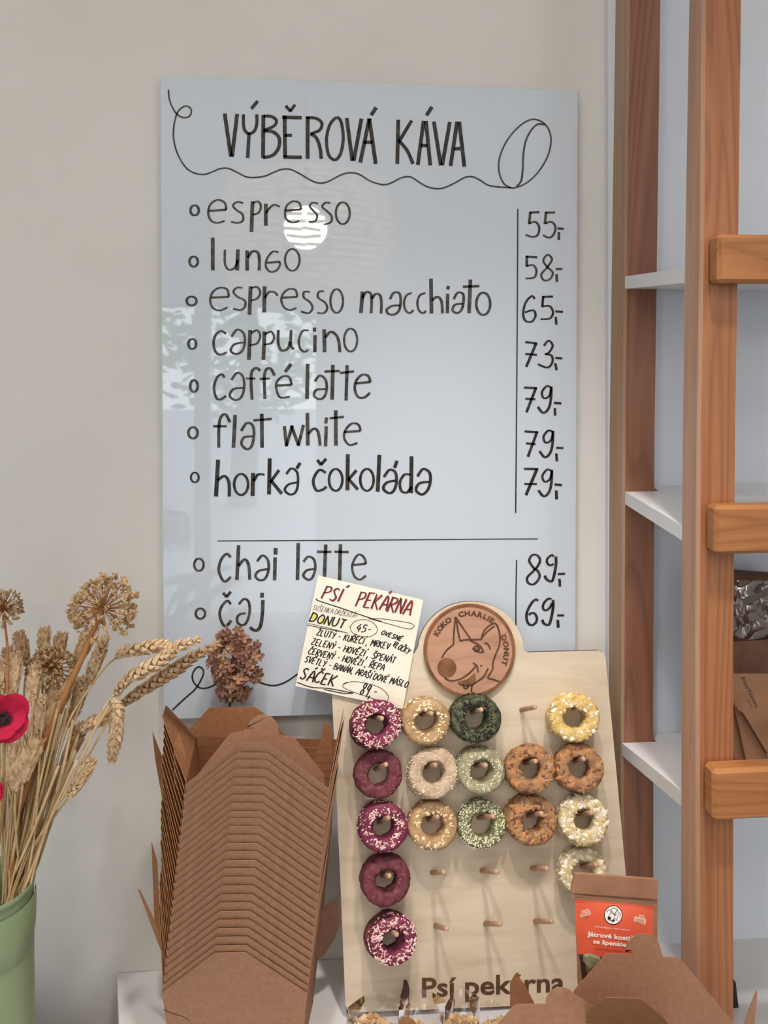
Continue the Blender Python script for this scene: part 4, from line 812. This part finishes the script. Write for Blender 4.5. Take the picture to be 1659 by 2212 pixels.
for (cx_, cy_), (fx, fy), th in (((1350,597),(1480,578.5),0.0175), ((1350,1062),(1474,1136),0.0175), ((1344,1605),(1472,1709),0.018)):
    A, Bq = W(cx_, cy_, 0.0452), W(fx, fy, 0.2165)
    bk = A + (A-Bq)*(0.032/(0.2165-0.0452)); bk.x += 0.0505; a2 = A + Vector((0.0505, 0, 0))
    b = MB(); ex = Vector((0.55, 0, 0))
    top_ = [A, Bq, Bq+ex, bk+Vector((0.50, 0, 0)), bk, a2]
    b.prism(top_, (0, 0, -th)); b.build('shelf', M['white'], unit)

# goods on the shelves, right edge
def slab(name, pts, o, thick, m, parent=None):
    b = MB(); b.prism([W(x, y, o) for x, y in pts], (0, thick, 0)); return b.build(name, m, parent)
bun = empty('wrapped_bundle', W(1625, 1400, 0.10), 'bundle of brown paper bags wrapped in shiny crinkled plastic on the shelf', 'bundle')
slab('paper_bag', [(1562,1240),(1700,1250),(1700,1300),(1562,1296)], 0.070, 0.03, M['kraft_dark'], bun)
slab('paper_bag', [(1562,1274),(1700,1276),(1700,1395),(1562,1400)], 0.10, 0.028, M['kraft_dark'], bun)
b = MB(); rnd = random.Random(5); vs = []; nu, nv = 22, 26
for j in range(nv+1):
    for i in range(nu+1):
        x = 1560+150*i/nu; y = 1254 + 140*j/nv
        o = 0.106 + 0.016*abs(math.sin(i*0.36+0.6*math.sin(j*0.22)+1.2))**0.7*math.sin(math.pi*min(1, j/nv+0.05)) + 0.007*abs(math.sin(j*0.28+i*0.17)) + rnd.uniform(0, 0.0012)
        vs.append(W(x, y, o))
b.add(vs, [(j*(nu+1)+i, j*(nu+1)+i+1, (j+1)*(nu+1)+i+1, (j+1)*(nu+1)+i) for j in range(nv) for i in range(nu)])
b.build('plastic_wrap', M['film2'], bun, True)
tag(slab('paper_bag', [(1562,1388),(1700,1380),(1700,1470),(1562,1466)], 0.115, 0.05, M['kraft_dark']), 'dark folded brown paper bags lying under the plastic wrapped bundle', 'paper bag', 'brown bags on the shelf')
fb = empty('paper_bag', W(1640, 1660, 0.16), 'flat brown kraft bag with a handwritten word, leaning on the lower shelf', 'paper bag', 'brown bags on the shelf')
slab('bag_sheet', [(1562,1456),(1700,1456),(1700,1668),(1672,1655),(1660,1630),(1606,1540),(1594,1533),(1562,1480)], 0.172, 0.003, M['kraft_bag'], fb)
b = MB(); fx = lambda x, y: W(x, y, 0.1726)
vs, fs = textpolys('AlterNativa'); ww = max(v[0] for v in vs)
b.add([fx(1600 + v[0]/ww*33 + (v[1])*11, 1463 + v[0]/ww*67 - v[1]*6) for v in vs], fs)
vs, fs = textpolys('store'); ww = max(v[0] for v in vs)
b.add([fx(1614 + v[0]/ww*10 + (v[1])*5, 1512 + v[0]/ww*19 - v[1]*3) for v in vs], fs)
b.build('bag_lettering', M['ink_grey'], fb)
tag(slab('paper_bag', [(1585,1515),(1600,1540),(1660,1640),(1680,1668),(1625,1668),(1612,1640)], 0.160, 0.003, M['kraft_bag']), 'light brown kraft bag just behind the lettered bag', 'paper bag', 'brown bags on the shelf')
tag(slab('paper_bag', [(1562,1500),(1590,1535),(1632,1664),(1600,1664),(1580,1620),(1562,1580)], 0.150, 0.003, M['kraft_bag']), 'narrow brown kraft bag edge beside the front post, behind two others', 'paper bag', 'brown bags on the shelf')
tag(slab('paper_bag', [(1562,1480),(1700,1480),(1700,1634),(1562,1634)], 0.110, 0.03, M['kraft_dark']), 'rearmost dark brown paper bag filling the shelf behind the leaning bags', 'paper bag', 'brown bags on the shelf')
# black stand on the counter behind the front post
pz = Z(1590, 2178, CZ+0.0008)
b = MB(); b.prism([pz+Vector((-0.03,0,0)), pz+Vector((0.004,0,0)), pz+Vector((0.000,0.0,0.034)), pz+Vector((-0.03,0,0.034))], (0, 0.02, 0))
tag(bevel(b.build('stand_block', M['black']), 0.001), 'small black block standing on the white counter behind the front beech post', 'block')

# ------------------------------------------------------------------ cellophane bags of treats
def treat_bag(label, pts, o, seed, peak):
    rnd = random.Random(seed); xs_ = [p[0] for p in pts]; ys_ = [p[1] for p in pts]
    cx_ = sum(xs_)/len(xs_); root = empty('treat_bag', W(cx_, 2330, o), label, 'bag', 'clear bags of treats before the rack')
    b = MB(); nu, nv = 10, 8; vs = []
    tl, tr, br_, bl2 = pts
    for j in range(nv+1):
        for i in range(nu+1):
            u, v = i/nu, j/nv
            x = (tl[0]*(1-u)+tr[0]*u)*(1-v)+(bl2[0]*(1-u)+br_[0]*u)*v; y = (tl[1]*(1-u)+tr[1]*u)*(1-v)+(bl2[1]*(1-u)+br_[1]*u)*v
            vs.append(W(x, y, o+0.004+0.016*math.sin(math.pi*u)*v+rnd.uniform(0,0.003)))
    b.add(vs, [(j*(nu+1)+i, j*(nu+1)+i+1, (j+1)*(nu+1)+i+1, (j+1)*(nu+1)+i) for j in range(nv) for i in range(nu)])
    vs2 = [v + Vector((0, 0.004+0.020*math.sin(math.pi*((k % (nu+1))/nu)), 0)) for k, v in enumerate(vs)]
    b.add(vs2, [(j*(nu+1)+i, j*(nu+1)+i+1, (j+1)*(nu+1)+i+1, (j+1)*(nu+1)+i) for j in range(nv) for i in range(nu)])
    b.build('clear_film', M['film'], root, True)
    c = MB()
    for i in range(170):
        u = rnd.random(); v = rnd.uniform(0, 1)
        x = bl2[0]+(br_[0]-bl2[0])*(0.08+0.84*u); y = peak - 4 + 7*math.sin(u*9+seed) + (bl2[1]-peak)*v**1.5 + 20*(abs(u-0.5)*2)**2
        p = W(x, y, o+0.002+0.010*rnd.random()); s = rnd.uniform(0.003, 0.0065)
        vv = [p+Vector((s*rnd.uniform(.6,1.2)*a, s*rnd.uniform(.6,1.2)*bb, s*rnd.uniform(.6,1.2)*cc_)) for a, bb, cc_ in ((1,0,0),(-1,0,0),(0,1,0),(0,-1,0),(0,0,1),(0,0,-1))]
        c.add(vv, [(0,2,4),(2,1,4),(1,3,4),(3,0,4),(2,0,5),(1,2,5),(3,1,5),(0,3,5)])
    tag(c.build('oat_treats', M['crumb'], root), kind='stuff')
    return root
treat_bag('clear bag of oat treats at the bottom left corner of the rack', [(752,2182),(886,2172),(880,2300),(742,2300)], 0.155, 1, 2203)
treat_bag('clear treat bag left of centre before the rack foot, its film folded', [(862,2182),(962,2166),(955,2300),(858,2300)], 0.175, 2, 2214)
treat_bag('clear treat bag right of centre with a pale crumbly biscuit on top', [(962,2182),(1036,2160),(1040,2300),(958,2300)], 0.158, 3, 2198)
treat_bag('low clear treat bag beside the smaller open kraft box', [(1036,2196),(1100,2192),(1104,2300),(1040,2300)], 0.150, 4, 2208)

# ------------------------------------------------------------------ green vase
VD = 0.80
vc = D(-24, 1915, VD); vr = 92/F*VD
vase = empty('vase', (vc.x, vc.y, CZ), 'pale green metal vase of dried flowers, cut by the left edge', 'vase')
vh = vc.z - CZ
b = MB(); prof = [(0.97,0.0),(1.02,0.006),(1.03,0.02),(1.0,0.03),(1.035,0.036),(1.0,0.043),(1.03,0.050),(1.0,0.057),(0.995,0.10),(0.985,vh*0.5),(0.965,vh-0.012),(0.965,vh-0.004),(0.985,vh-0.0035),(1.0,vh),(0.985,vh+0.003),(0.955,vh+0.0015),(0.94,vh-0.004),(0.93,vh-0.05),(0.90,0.02),(0.0,0.02)]
lean = lambda z: 0.0
n = 56; rings = [[Vector((vc.x+vr*p*math.cos(2*math.pi*i/n), vc.y+vr*p*math.sin(2*math.pi*i/n)+lean(z), CZ+0.0008+z)) for i in range(n)] for p, z in prof[:-1]]
b.loft(rings); b.build('vase_body', M['vase'], vase, True)
# crescent ear plate below the rim, on the side that faces the camera
b = MB(); nn = 24; fa = math.atan2(-DC-vc.y, 0-vc.x)
outer, inner = [], []
for i in range(nn+1):
    a = fa + 0.35 + math.radians(-75 + 150*i/nn); s = 1-((i-nn/2)/(nn/2))**2
    for lst, rad in ((outer, vr*1.018), (inner, vr*0.985)):
        lst.append((a, rad))
rings = []
for i in range(nn+1):
    a = outer[i][0]; s = math.sqrt(max(0, 1-((i-nn/2)/(nn/2))**2)); zt = CZ+vh-0.012; zb = zt - 0.004 - 0.050*s
    rings.append([Vector((vc.x+rd*math.cos(a), vc.y+rd*math.sin(a), z)) for rd, z in ((vr*1.0, zt), (vr*1.012, zt-0.001), (vr*1.022, (zt+zb)/2), (vr*1.012, zb+0.001), (vr*0.99, zb))])
b.loft(rings, closed=False, cap=False); b.build('ear_plate', M['vase'], vase, True)

# ------------------------------------------------------------------ dried bouquet
MOUTH = (vc.x, vc.y, vc.z)
zq = lambda x, y: (x/3.456, 1220+y/3.456)
def mouth(rnd):
    a = rnd.uniform(-1.2, 1.5); q = rnd.uniform(0.1, 0.80)*vr
    return Vector((vc.x + q*math.cos(a)*0.9+0.01, vc.y + q*math.sin(a)*0.7, vc.z - 0.02))
def kernels(mb, pts, n, L, wd, rnd, rows=4, awn=0.0, mi=0):
    P3 = [Vector(p) for p in smoothpts([tuple(p) for p in pts], 8)]; tot = len(P3)-1
    for i in range(n):
        f = (i+0.3)/n*tot; k = min(int(f), tot-1); c = P3[k].lerp(P3[k+1], f-k); t = (P3[k+1]-P3[k]).normalized()
        u = t.orthogonal().normalized(); v = t.cross(u); env = math.sin(math.pi*(0.12+0.80*i/n))**0.6
        for r_ in range(rows):
            a = 2*math.pi*(r_/rows) + (math.pi/rows if i % 2 else 0) + rnd.uniform(-.2,.2); o = u*math.cos(a)+v*math.sin(a); s = t.cross(o)
            d = (t*0.86 + o*0.5).normalized(); base = c + o*wd*0.25*env; l = L*env*rnd.uniform(.85,1.15); w2 = wd*0.5*env
            mid = base + d*l*0.45; e = d.cross(s)
            ring = [mid + s*w2, mid + e*w2*0.7, mid - s*w2, mid - e*w2*0.7]
            tip = base + d*l*(1+awn*rnd.uniform(.3,1))
            mb.add([base]+ring+[tip], [(0,1,2),(0,2,3),(0,3,4),(0,4,1),(5,2,1),(5,3,2),(5,4,3),(5,1,4)], mi)
def wheat(label, stem_px, ear_px, d0, d1, seed, m='wheat', sm='straw', rad=0.0013, n=17, wd=0.0092, L=0.0118, group='wheat ears in the green vase'):
    rnd = random.Random(seed); base = mouth(rnd)
    root = empty('wheat_stalk', base, label, 'dried wheat', group)
    allp = [zq(*p) for p in stem_px]; ep = [zq(*p) for p in ear_px]
    ns = len(allp)+1; pts = [base]
    for i, (x, y) in enumerate(allp): pts.append(D(x, y, d0+(d1-d0)*(i+1)/ns))
    e3 = [D(x, y, d1+0.004*i) for i, (x, y) in enumerate(ep)]
    sp = [Vector(p) for p in smoothpts([tuple(p) for p in pts+[e3[0]]], 5)]
    b = MB(); b.tube(sp, rad, 5); b.build('stem', M[sm], root, True)
    b = MB(); kernels(b, e3, n, L, wd, rnd, awn=0.25); b.build('ear', M[m], root)
    return root
V0 = 0.80
ws = [
 ('wheat ear bending level to the right, uppermost over the menu edge', [(300,1900),(470,1300),(560,1080),(700,880),(800,750)], [(860,700),(930,655),(1100,620),(1200,608),(1275,612)], 0.90, 'wheat', 18),
 ('long pale wheat ear arching right in front of the menu board corner', [(330,1950),(560,1480),(790,1100)], [(850,1000),(930,880),(1050,800),(1200,715),(1320,620),(1480,558)], 0.88, 'wheat', 24),
 ('long brown wheat ear whose tip touches the dried hydrangea', [(350,1950),(620,1500),(800,1180)], [(880,1060),(1000,980),(1150,880),(1300,785),(1450,685),(1630,590)], 0.90, 'wheat2', 26),
 ('drooping wheat ear hanging tip down beside the other bent stalks', [(330,1980),(560,1560),(720,1200),(780,1060)], [(820,1010),(868,1060),(878,1150),(868,1260),(850,1360),(838,1450)], 0.84, 'wheat', 19),
 ('wheat ear pointing up under the large allium, right of its stem', [(330,1950),(480,1400),(600,1050)], [(655,900),(690,800),(735,680),(785,550)], 0.92, 'wheat', 17),
 ('wheat ear close beside the allium stem, leaning right', [(320,1950),(440,1400),(520,1000)], [(560,760),(600,670),(655,555)], 0.92, 'wheat2', 12),
 ('short wheat ear halfway up, left of the drooping ear', [(330,1960),(480,1560),(560,1330)], [(590,1260),(660,1200),(740,1160),(820,1120)], 0.87, 'wheat', 13),
 ('dark ragged wheat ear low in the bouquet, right side', [(330,1990),(450,1650)], [(510,1480),(540,1380),(580,1280),(620,1210)], 0.87, 'wheat2', 14),
 ('wheat ear above the poppy against the wall, far left', [(60,1800),(90,1300)], [(100,1010),(102,900),(110,790),(112,680)], 0.86, 'wheat', 17),
 ('thin wheat ear standing upright left of the seed cluster', [(100,1900),(160,1300),(180,950)], [(200,760),(180,680),(160,600),(140,520)], 0.92, 'wheat2', 13),
 ('wheat ear rising behind the brown seed cluster', [(200,1900),(290,1300),(320,900)], [(325,720),(328,640),(330,560),(332,495)], 0.94, 'wheat', 12),
 ('wheat ear rising right of the brown seed cluster', [(230,1900),(330,1300),(400,900)], [(420,720),(440,650),(450,590),(462,535)], 0.94, 'wheat2', 11),
 ('wheat ear left of the brown seed cluster, below its middle', [(140,1900),(200,1400)], [(250,1060),(250,960),(262,860),(270,760)], 0.87, 'wheat', 16),
 ('wheat ear low beside the poppy, right of it', [(200,1900),(240,1600)], [(270,1330),(290,1230),(310,1130),(320,1000)], 0.85, 'wheat', 17),
 ('wheat ear in the middle under the seed cluster', [(250,1900),(330,1500)], [(420,1150),(440,1060),(480,960),(520,880)], 0.88, 'wheat2', 15),
 ('wheat ear crossing behind the allium stem, right of the middle', [(300,1900),(430,1450)], [(500,1220),(560,1080),(590,980),(610,860)], 0.90, 'wheat', 16),
 ('pale wheat ear lowest on the right side of the bouquet', [(250,2100),(430,1850)], [(500,1750),(560,1660),(620,1560),(680,1470)], 0.82, 'wheat', 14),
 ('wheat ear at the left frame edge under the small allium', [(40,1800),(60,1200)], [(90,960),(85,850),(70,740),(55,640)], 0.88, 'wheat2', 15),
 ('wheat ear touching the left frame edge above the poppy', [(0,1800),(5,1200)], [(10,980),(12,900),(10,820),(6,740)], 0.88, 'wheat', 12),
 ('wheat ear under the seed cluster leaning left', [(230,1900),(300,1450)], [(350,1150),(380,1060),(395,960),(390,860)], 0.89, 'wheat', 15),
]
for i, (lb, sp, ep, d1, m, n) in enumerate(ws): wheat(lb, sp, ep, V0, d1, 100+i, m, n=n)
# soft pale bunny-tail grasses low at the left
for i, (lb, ep) in enumerate((('pale fluffy grass head below the poppy at the left edge', [(60,1650),(70,1560),(100,1460),(120,1400)]), ('pale fluffy grass head with a yellow husk below the poppy', [(170,1640),(190,1540),(220,1430),(250,1350)]), ('pale fluffy grass head tucked between two others under the poppy', [(110,1700),(130,1590),(150,1480),(185,1360)]))):
    wheat(lb, [(120,2000)], ep, V0, 0.80, 140+i, 'wheat', n=22, wd=0.010, L=0.016, group='grass heads in the vase')
# bare straw stems
rnd = random.Random(11)
for i in range(64):
    base = mouth(rnd); root = empty('straw_stem', base, 'bare dry straw stem standing in the green vase among the ears', 'straw', 'bare straw stems in the vase')
    s = rnd.random(); ex = rnd.uniform(60, 600); ey = rnd.uniform(950, 1500)+ (ex-300)*0.15
    x, y = zq(ex, ey); e = D(x, y, rnd.uniform(0.80, 0.93)); mid = base.lerp(e, 0.5) + Vector((rnd.uniform(-.008,.008), 0, rnd.uniform(-.004,.006)))
    b = MB(); b.tube([Vector(p) for p in smoothpts([tuple(base), tuple(mid), tuple(e)], 5)], rnd.uniform(0.0009, 0.0019), 5); b.build('stem', M['straw' if s > .3 else 'straw2'], root, True)
# alliums
def allium(label, c_px, rad_px, stem_px, d, seed, nray=110, srad=0.0045, half=False):
    rnd = random.Random(seed); c = D(*zq(*c_px), d); Rr = rad_px/3.456/F*d
    base = Vector((vc.x+0.025, vc.y-0.005, vc.z-0.03)) if not half else mouth(rnd)
    root = empty('dried_allium', base, label, 'dried flower', 'dried allium heads')
    pts = [base] + [D(*zq(*p), V0+(d-V0)*(k+1)/(len(stem_px)+1)) for k, p in enumerate(stem_px)] + [c]
    b = MB(); sp = [Vector(p) for p in smoothpts([tuple(p) for p in pts], 6)]
    b.tube(sp, [srad*(1-0.35*i/len(sp)) for i in range(len(sp))], 8); b.build('stem', M['allium_stem'], root, True)
    rays, fl = MB(), MB()
    for i in range(nray):
        z = 1-2*(i+0.5)/nray; a = i*2.39996; q = math.sqrt(1-z*z); dr = Vector((q*math.cos(a), q*math.sin(a)*0.8, z)).normalized()
        if z < -0.75: continue
        l = Rr*rnd.uniform(0.80, 1.02); e = c + dr*l
        rays.tube([c+dr*Rr*0.06, e], 0.00045, 3, False)
        for k in range(rnd.choice((4,5,6))):
            s = rnd.uniform(0.0020, 0.0042)*Rr/0.04; o = e + Vector((rnd.uniform(-1,1), rnd.uniform(-1,1), rnd.uniform(-1,1)))*0.0032*Rr/0.04; ax = (dr+Vector((rnd.uniform(-1,1), rnd.uniform(-1,1), rnd.uniform(-1,1)))*0.7).normalized(); u = ax.orthogonal().normalized()*s*0.75; v = ax.cross(u)
            fl.add([o+u, o+v, o-u, o-v, o+ax*s*1.2, o-ax*s*0.8], [(0,1,4),(1,2,4),(2,3,4),(3,0,4),(1,0,5),(2,1,5),(3,2,5),(0,3,5)])
    rays.build('ray_stalks', M['allium_stem'], root); tag(fl.build('florets', M['allium'], root), kind='stuff')
    return root
allium('large open dried allium head on a thick brown stem, tallest of the bouquet', (768,330), 245, [(100,2000),(200,1650),(350,1290),(480,980),(600,720),(690,500)], 0.86, 1, 120)
allium('smaller dried allium head cut by the left frame edge', (20,330), 140, [(20,1900),(40,1200),(60,700)], 0.88, 2, 90, 0.002, True)
allium('brown dense dried seed cluster in the middle of the bouquet', (375,770), 165, [(150,1900),(280,1300)], 0.90, 3, 150, 0.002, True)
# poppies
def poppy(label, c, rad, facing, seed, stem_to):
    rnd = random.Random(seed); root = empty('poppy', c, label, 'flower', 'red artificial poppies')
    f = facing.normalized(); u = f.orthogonal().normalized(); v = f.cross(u)
    for ring, (npt, rr, tilt) in enumerate(((4, 1.0, 0.22), (4, 0.72, 0.62))):
        for k in range(npt):
            a0 = 2*math.pi*k/npt + ring*0.75; b = MB(); vs = []; nu, nv = 8, 6
            for j in range(nv+1):
                for i in range(nu+1):
                    s = -1+2*i/nu; q = j/nv; a = a0 + s*0.85*(0.35+0.65*math.sin(q*math.pi*0.62)); r_ = rad*rr*(q*(1-0.16*s*s*q))+0.001
                    h = rad*(tilt*q*q + 0.04*math.sin(s*5+k)*q + 0.015*k)
                    vs.append(c + (u*math.cos(a)+v*math.sin(a))*r_ + f*h)
            b.add(vs, [(j*(nu+1)+i, j*(nu+1)+i+1, (j+1)*(nu+1)+i+1, (j+1)*(nu+1)+i) for j in range(nv) for i in range(nu)]); b.build('petal', M['poppy'], root, True)
    b = MB()
    for i in range(70):
        a = rnd.uniform(0, 6.28); q = math.sqrt(rnd.random())*rad*0.26; p = c + (u*math.cos(a)+v*math.sin(a))*q + f*rad*rnd.uniform(.05,.22); s = rad*0.05
        b.tube([c + (u*math.cos(a)+v*math.sin(a))*q*0.5, p], s*0.5, 4); b.tube([p, p+f*s*1.5], s, 5)
    b.build('stamens', M['poppy_heart'], root)
    b = MB(); b.tube([Vector(p) for p in smoothpts([tuple(c), tuple(c.lerp(stem_to, .5)+Vector((.006,0,0))), tuple(stem_to)], 6)], 0.0016, 6); b.build('stem', M['straw2'], root, True)
poppy('large red poppy with a black heart at the left frame edge', D(*zq(28,1150), 0.76), 52/F*0.76, Vector((0.42, -0.8, 0.35)), 4, Vector((vc.x, vc.y, vc.z-0.02)))
poppy('small pink red poppy mostly outside the left edge, below the large one', D(-16, 1712, 0.76), 22/F*0.76, Vector((0.3, -0.9, 0.2)), 5, Vector((vc.x-0.01, vc.y, vc.z-0.02)))

# dried hydrangea behind the box stack
hb = W(495, 1560, 0.060)
hyd = empty('dried_hydrangea', hb, 'dried brown pink hydrangea head standing behind the box stack before the menu', 'dried flower')
b = MB(); b.tube([W(494,1640,0.06), W(496,1525,0.058), W(502,1450,0.055), W(512,1370,0.055)], [0.0022,0.0020,0.0014,0.0008], 6)
for (x, y), (x2, y2) in (((497,1520),(476,1490)),((497,1515),(524,1488)),((500,1470),(540,1440)),((500,1480),(460,1440)),((505,1430),(545,1400)),((505,1420),(475,1390))): b.tube([W(x, y, 0.057), W(x2, y2, 0.056)], 0.0008, 4)
b.build('stem', M['twig'], hyd, True)
rnd = random.Random(21)
def floret_mesh(seed):
    r2 = random.Random(seed); b = MB()
    for k in range(4):
        a = math.pi/2*k + r2.uniform(-.2,.2); l = r2.uniform(.8,1.1); w = r2.uniform(.55,.75); up = r2.uniform(.1,.5)
        d = Vector((math.cos(a), math.sin(a), 0)); s = Vector((-math.sin(a), math.cos(a), 0))
        b.add([Vector((0,0,0)), d*l*.5+s*w*.5+Vector((0,0,up*.6)), d*l*.9+s*w*.28+Vector((0,0,up*.7)), d*l+Vector((0,0,up*.4)), d*l*.9-s*w*.28+Vector((0,0,up*.7)), d*l*.5-s*w*.5+Vector((0,0,up*.6)), d*l*.55+Vector((0,0,up*.15))], [(0,1,6),(1,2,6),(2,3,6),(3,4,6),(4,5,6),(5,0,6)])
    return b
protos = [floret_mesh(s).build('floret', M['hyd' if s % 3 else 'hyd2'], None) for s in range(6)]
first = set()
shape = [(1368,500,18),(1385,505,34),(1402,508,48),(1422,508,52),(1440,506,58),(1458,502,56),(1474,496,30),(1490,502,34),(1502,505,26)]
cnt = 0
for (y, x, hw) in shape:
    nrow = max(6, int(hw*0.52))
    for i in range(nrow):
        dx = rnd.uniform(-1, 1)*hw; fr_ = math.sqrt(max(0, 1-(dx/hw)**2)); o = 0.055 + fr_*rnd.uniform(-0.3, 1)*hw/F*0.8
        k = rnd.randrange(6); ob = protos[k] if k not in first else protos[k].copy()
        if k in first: COL.objects.link(ob)
        first.add(k)
        p = W(x+dx, y+rnd.uniform(-9, 9), max(0.032, o)); ob.parent = hyd; ob.location = p - hb
        ob.rotation_mode = 'QUATERNION'; ob.rotation_quaternion = Vector((dx/hw*0.9+rnd.uniform(-.4,.4), -0.8, rnd.uniform(-.4,.7))).to_track_quat('Z', 'Y'); s = rnd.uniform(0.0064, 0.0100); ob.scale = (s, s, s); cnt += 1

# ------------------------------------------------------------------ seen only as reflections in the glass: lamp, trees
lp = refl(660, 492, 2.0); rl = 190/F*3.08
lamp = empty('pendant_lamp', lp, 'rattan slat pendant lamp with a glowing globe, mirrored in the glass menu board', 'lamp')
b = MB(); n1, n2 = 18, 12; vs = []
rings = [[lp + Vector((0.085*math.sin(math.pi*j/n2)*math.cos(2*math.pi*i/n1), 0.085*math.sin(math.pi*j/n2)*math.sin(2*math.pi*i/n1), 0.085*math.cos(math.pi*j/n2))) for i in range(n1)] for j in range(n2+1)]
b.loft(rings, cap=False); b.build('globe', M['bulb'], lamp, True)
b = MB(); rnd = random.Random(8); zt = refl(660,395,2.0).z; zb = refl(660,640,2.0).z
for row in range(18):
    f = row/17; z = zt+(zb-zt)*f; rr_ = rl*(0.80+0.20*math.sin(math.pi*min(1, f*1.05))**0.7)
    nsl = 26
    for k in range(nsl):
        a = 2*math.pi*(k+rnd.uniform(-.25,.25))/nsl; tl_ = rnd.uniform(-.25,.25); hl = math.pi/nsl*0.80; h = 0.0068
        pts = []
        for da, sg in ((-hl,-1),(hl,1)):
            for hz, rr2 in ((-h,0),(h,0)): pts.append(lp*0 + Vector((lp.x+rr_*math.cos(a+da), lp.y+rr_*math.sin(a+da), z+hz+sg*tl_*0.02)))
        b.add([pts[0],pts[2],pts[3],pts[1]], [(0,1,2,3)])
tag(b.build('shade', M['rattan'], lamp), kind='stuff')
b = MB(); b.tube([lp+Vector((0,0,0.085)), Vector((lp.x, lp.y, CEIL))], 0.004, 6); b.build('cord', M['black'], lamp)
def tree(label, x, y, h, r, seed):
    rnd = random.Random(seed); root = empty('street_tree', (x, y, -0.12), label, 'tree', 'street trees outside the window')
    b = MB(); b.tube([Vector((x,y,-0.12)), Vector((x+.1,y,h*0.45)), Vector((x,y,h*0.9))], [0.16,0.12,0.04], 8); b.build('trunk', M['bark'], root, True)
    b = MB()
    for i in range(1300):
        d = Vector((rnd.gauss(0,1), rnd.gauss(0,1), rnd.gauss(0,1))).normalized()*rnd.uniform(.45,1)**.6; c = Vector((x+d.x*r, y+d.y*r, h*0.62+d.z*h*0.42)); u = Vector((rnd.uniform(-1,1), rnd.uniform(-1,1), rnd.uniform(-.6,.6))).normalized(); v = u.orthogonal().normalized(); s = rnd.uniform(.06,.13)
        b.add([c-u*s, c+v*s*.5, c+u*s, c-v*s*.5], [(0,1,2,3)])
    tag(b.build('foliage', M['leaf'], root), kind='stuff')
tree('leafy street tree outside the middle window, seen in the glass reflection', -0.9, -7.6, 3.6, 1.3, 1)
tree('leafy street tree farther left outside, seen in the glass reflection', -5.0, -10.5, 4.4, 1.6, 2)
for o in bpy.data.objects:
    if '_o' in o: del o['_o']
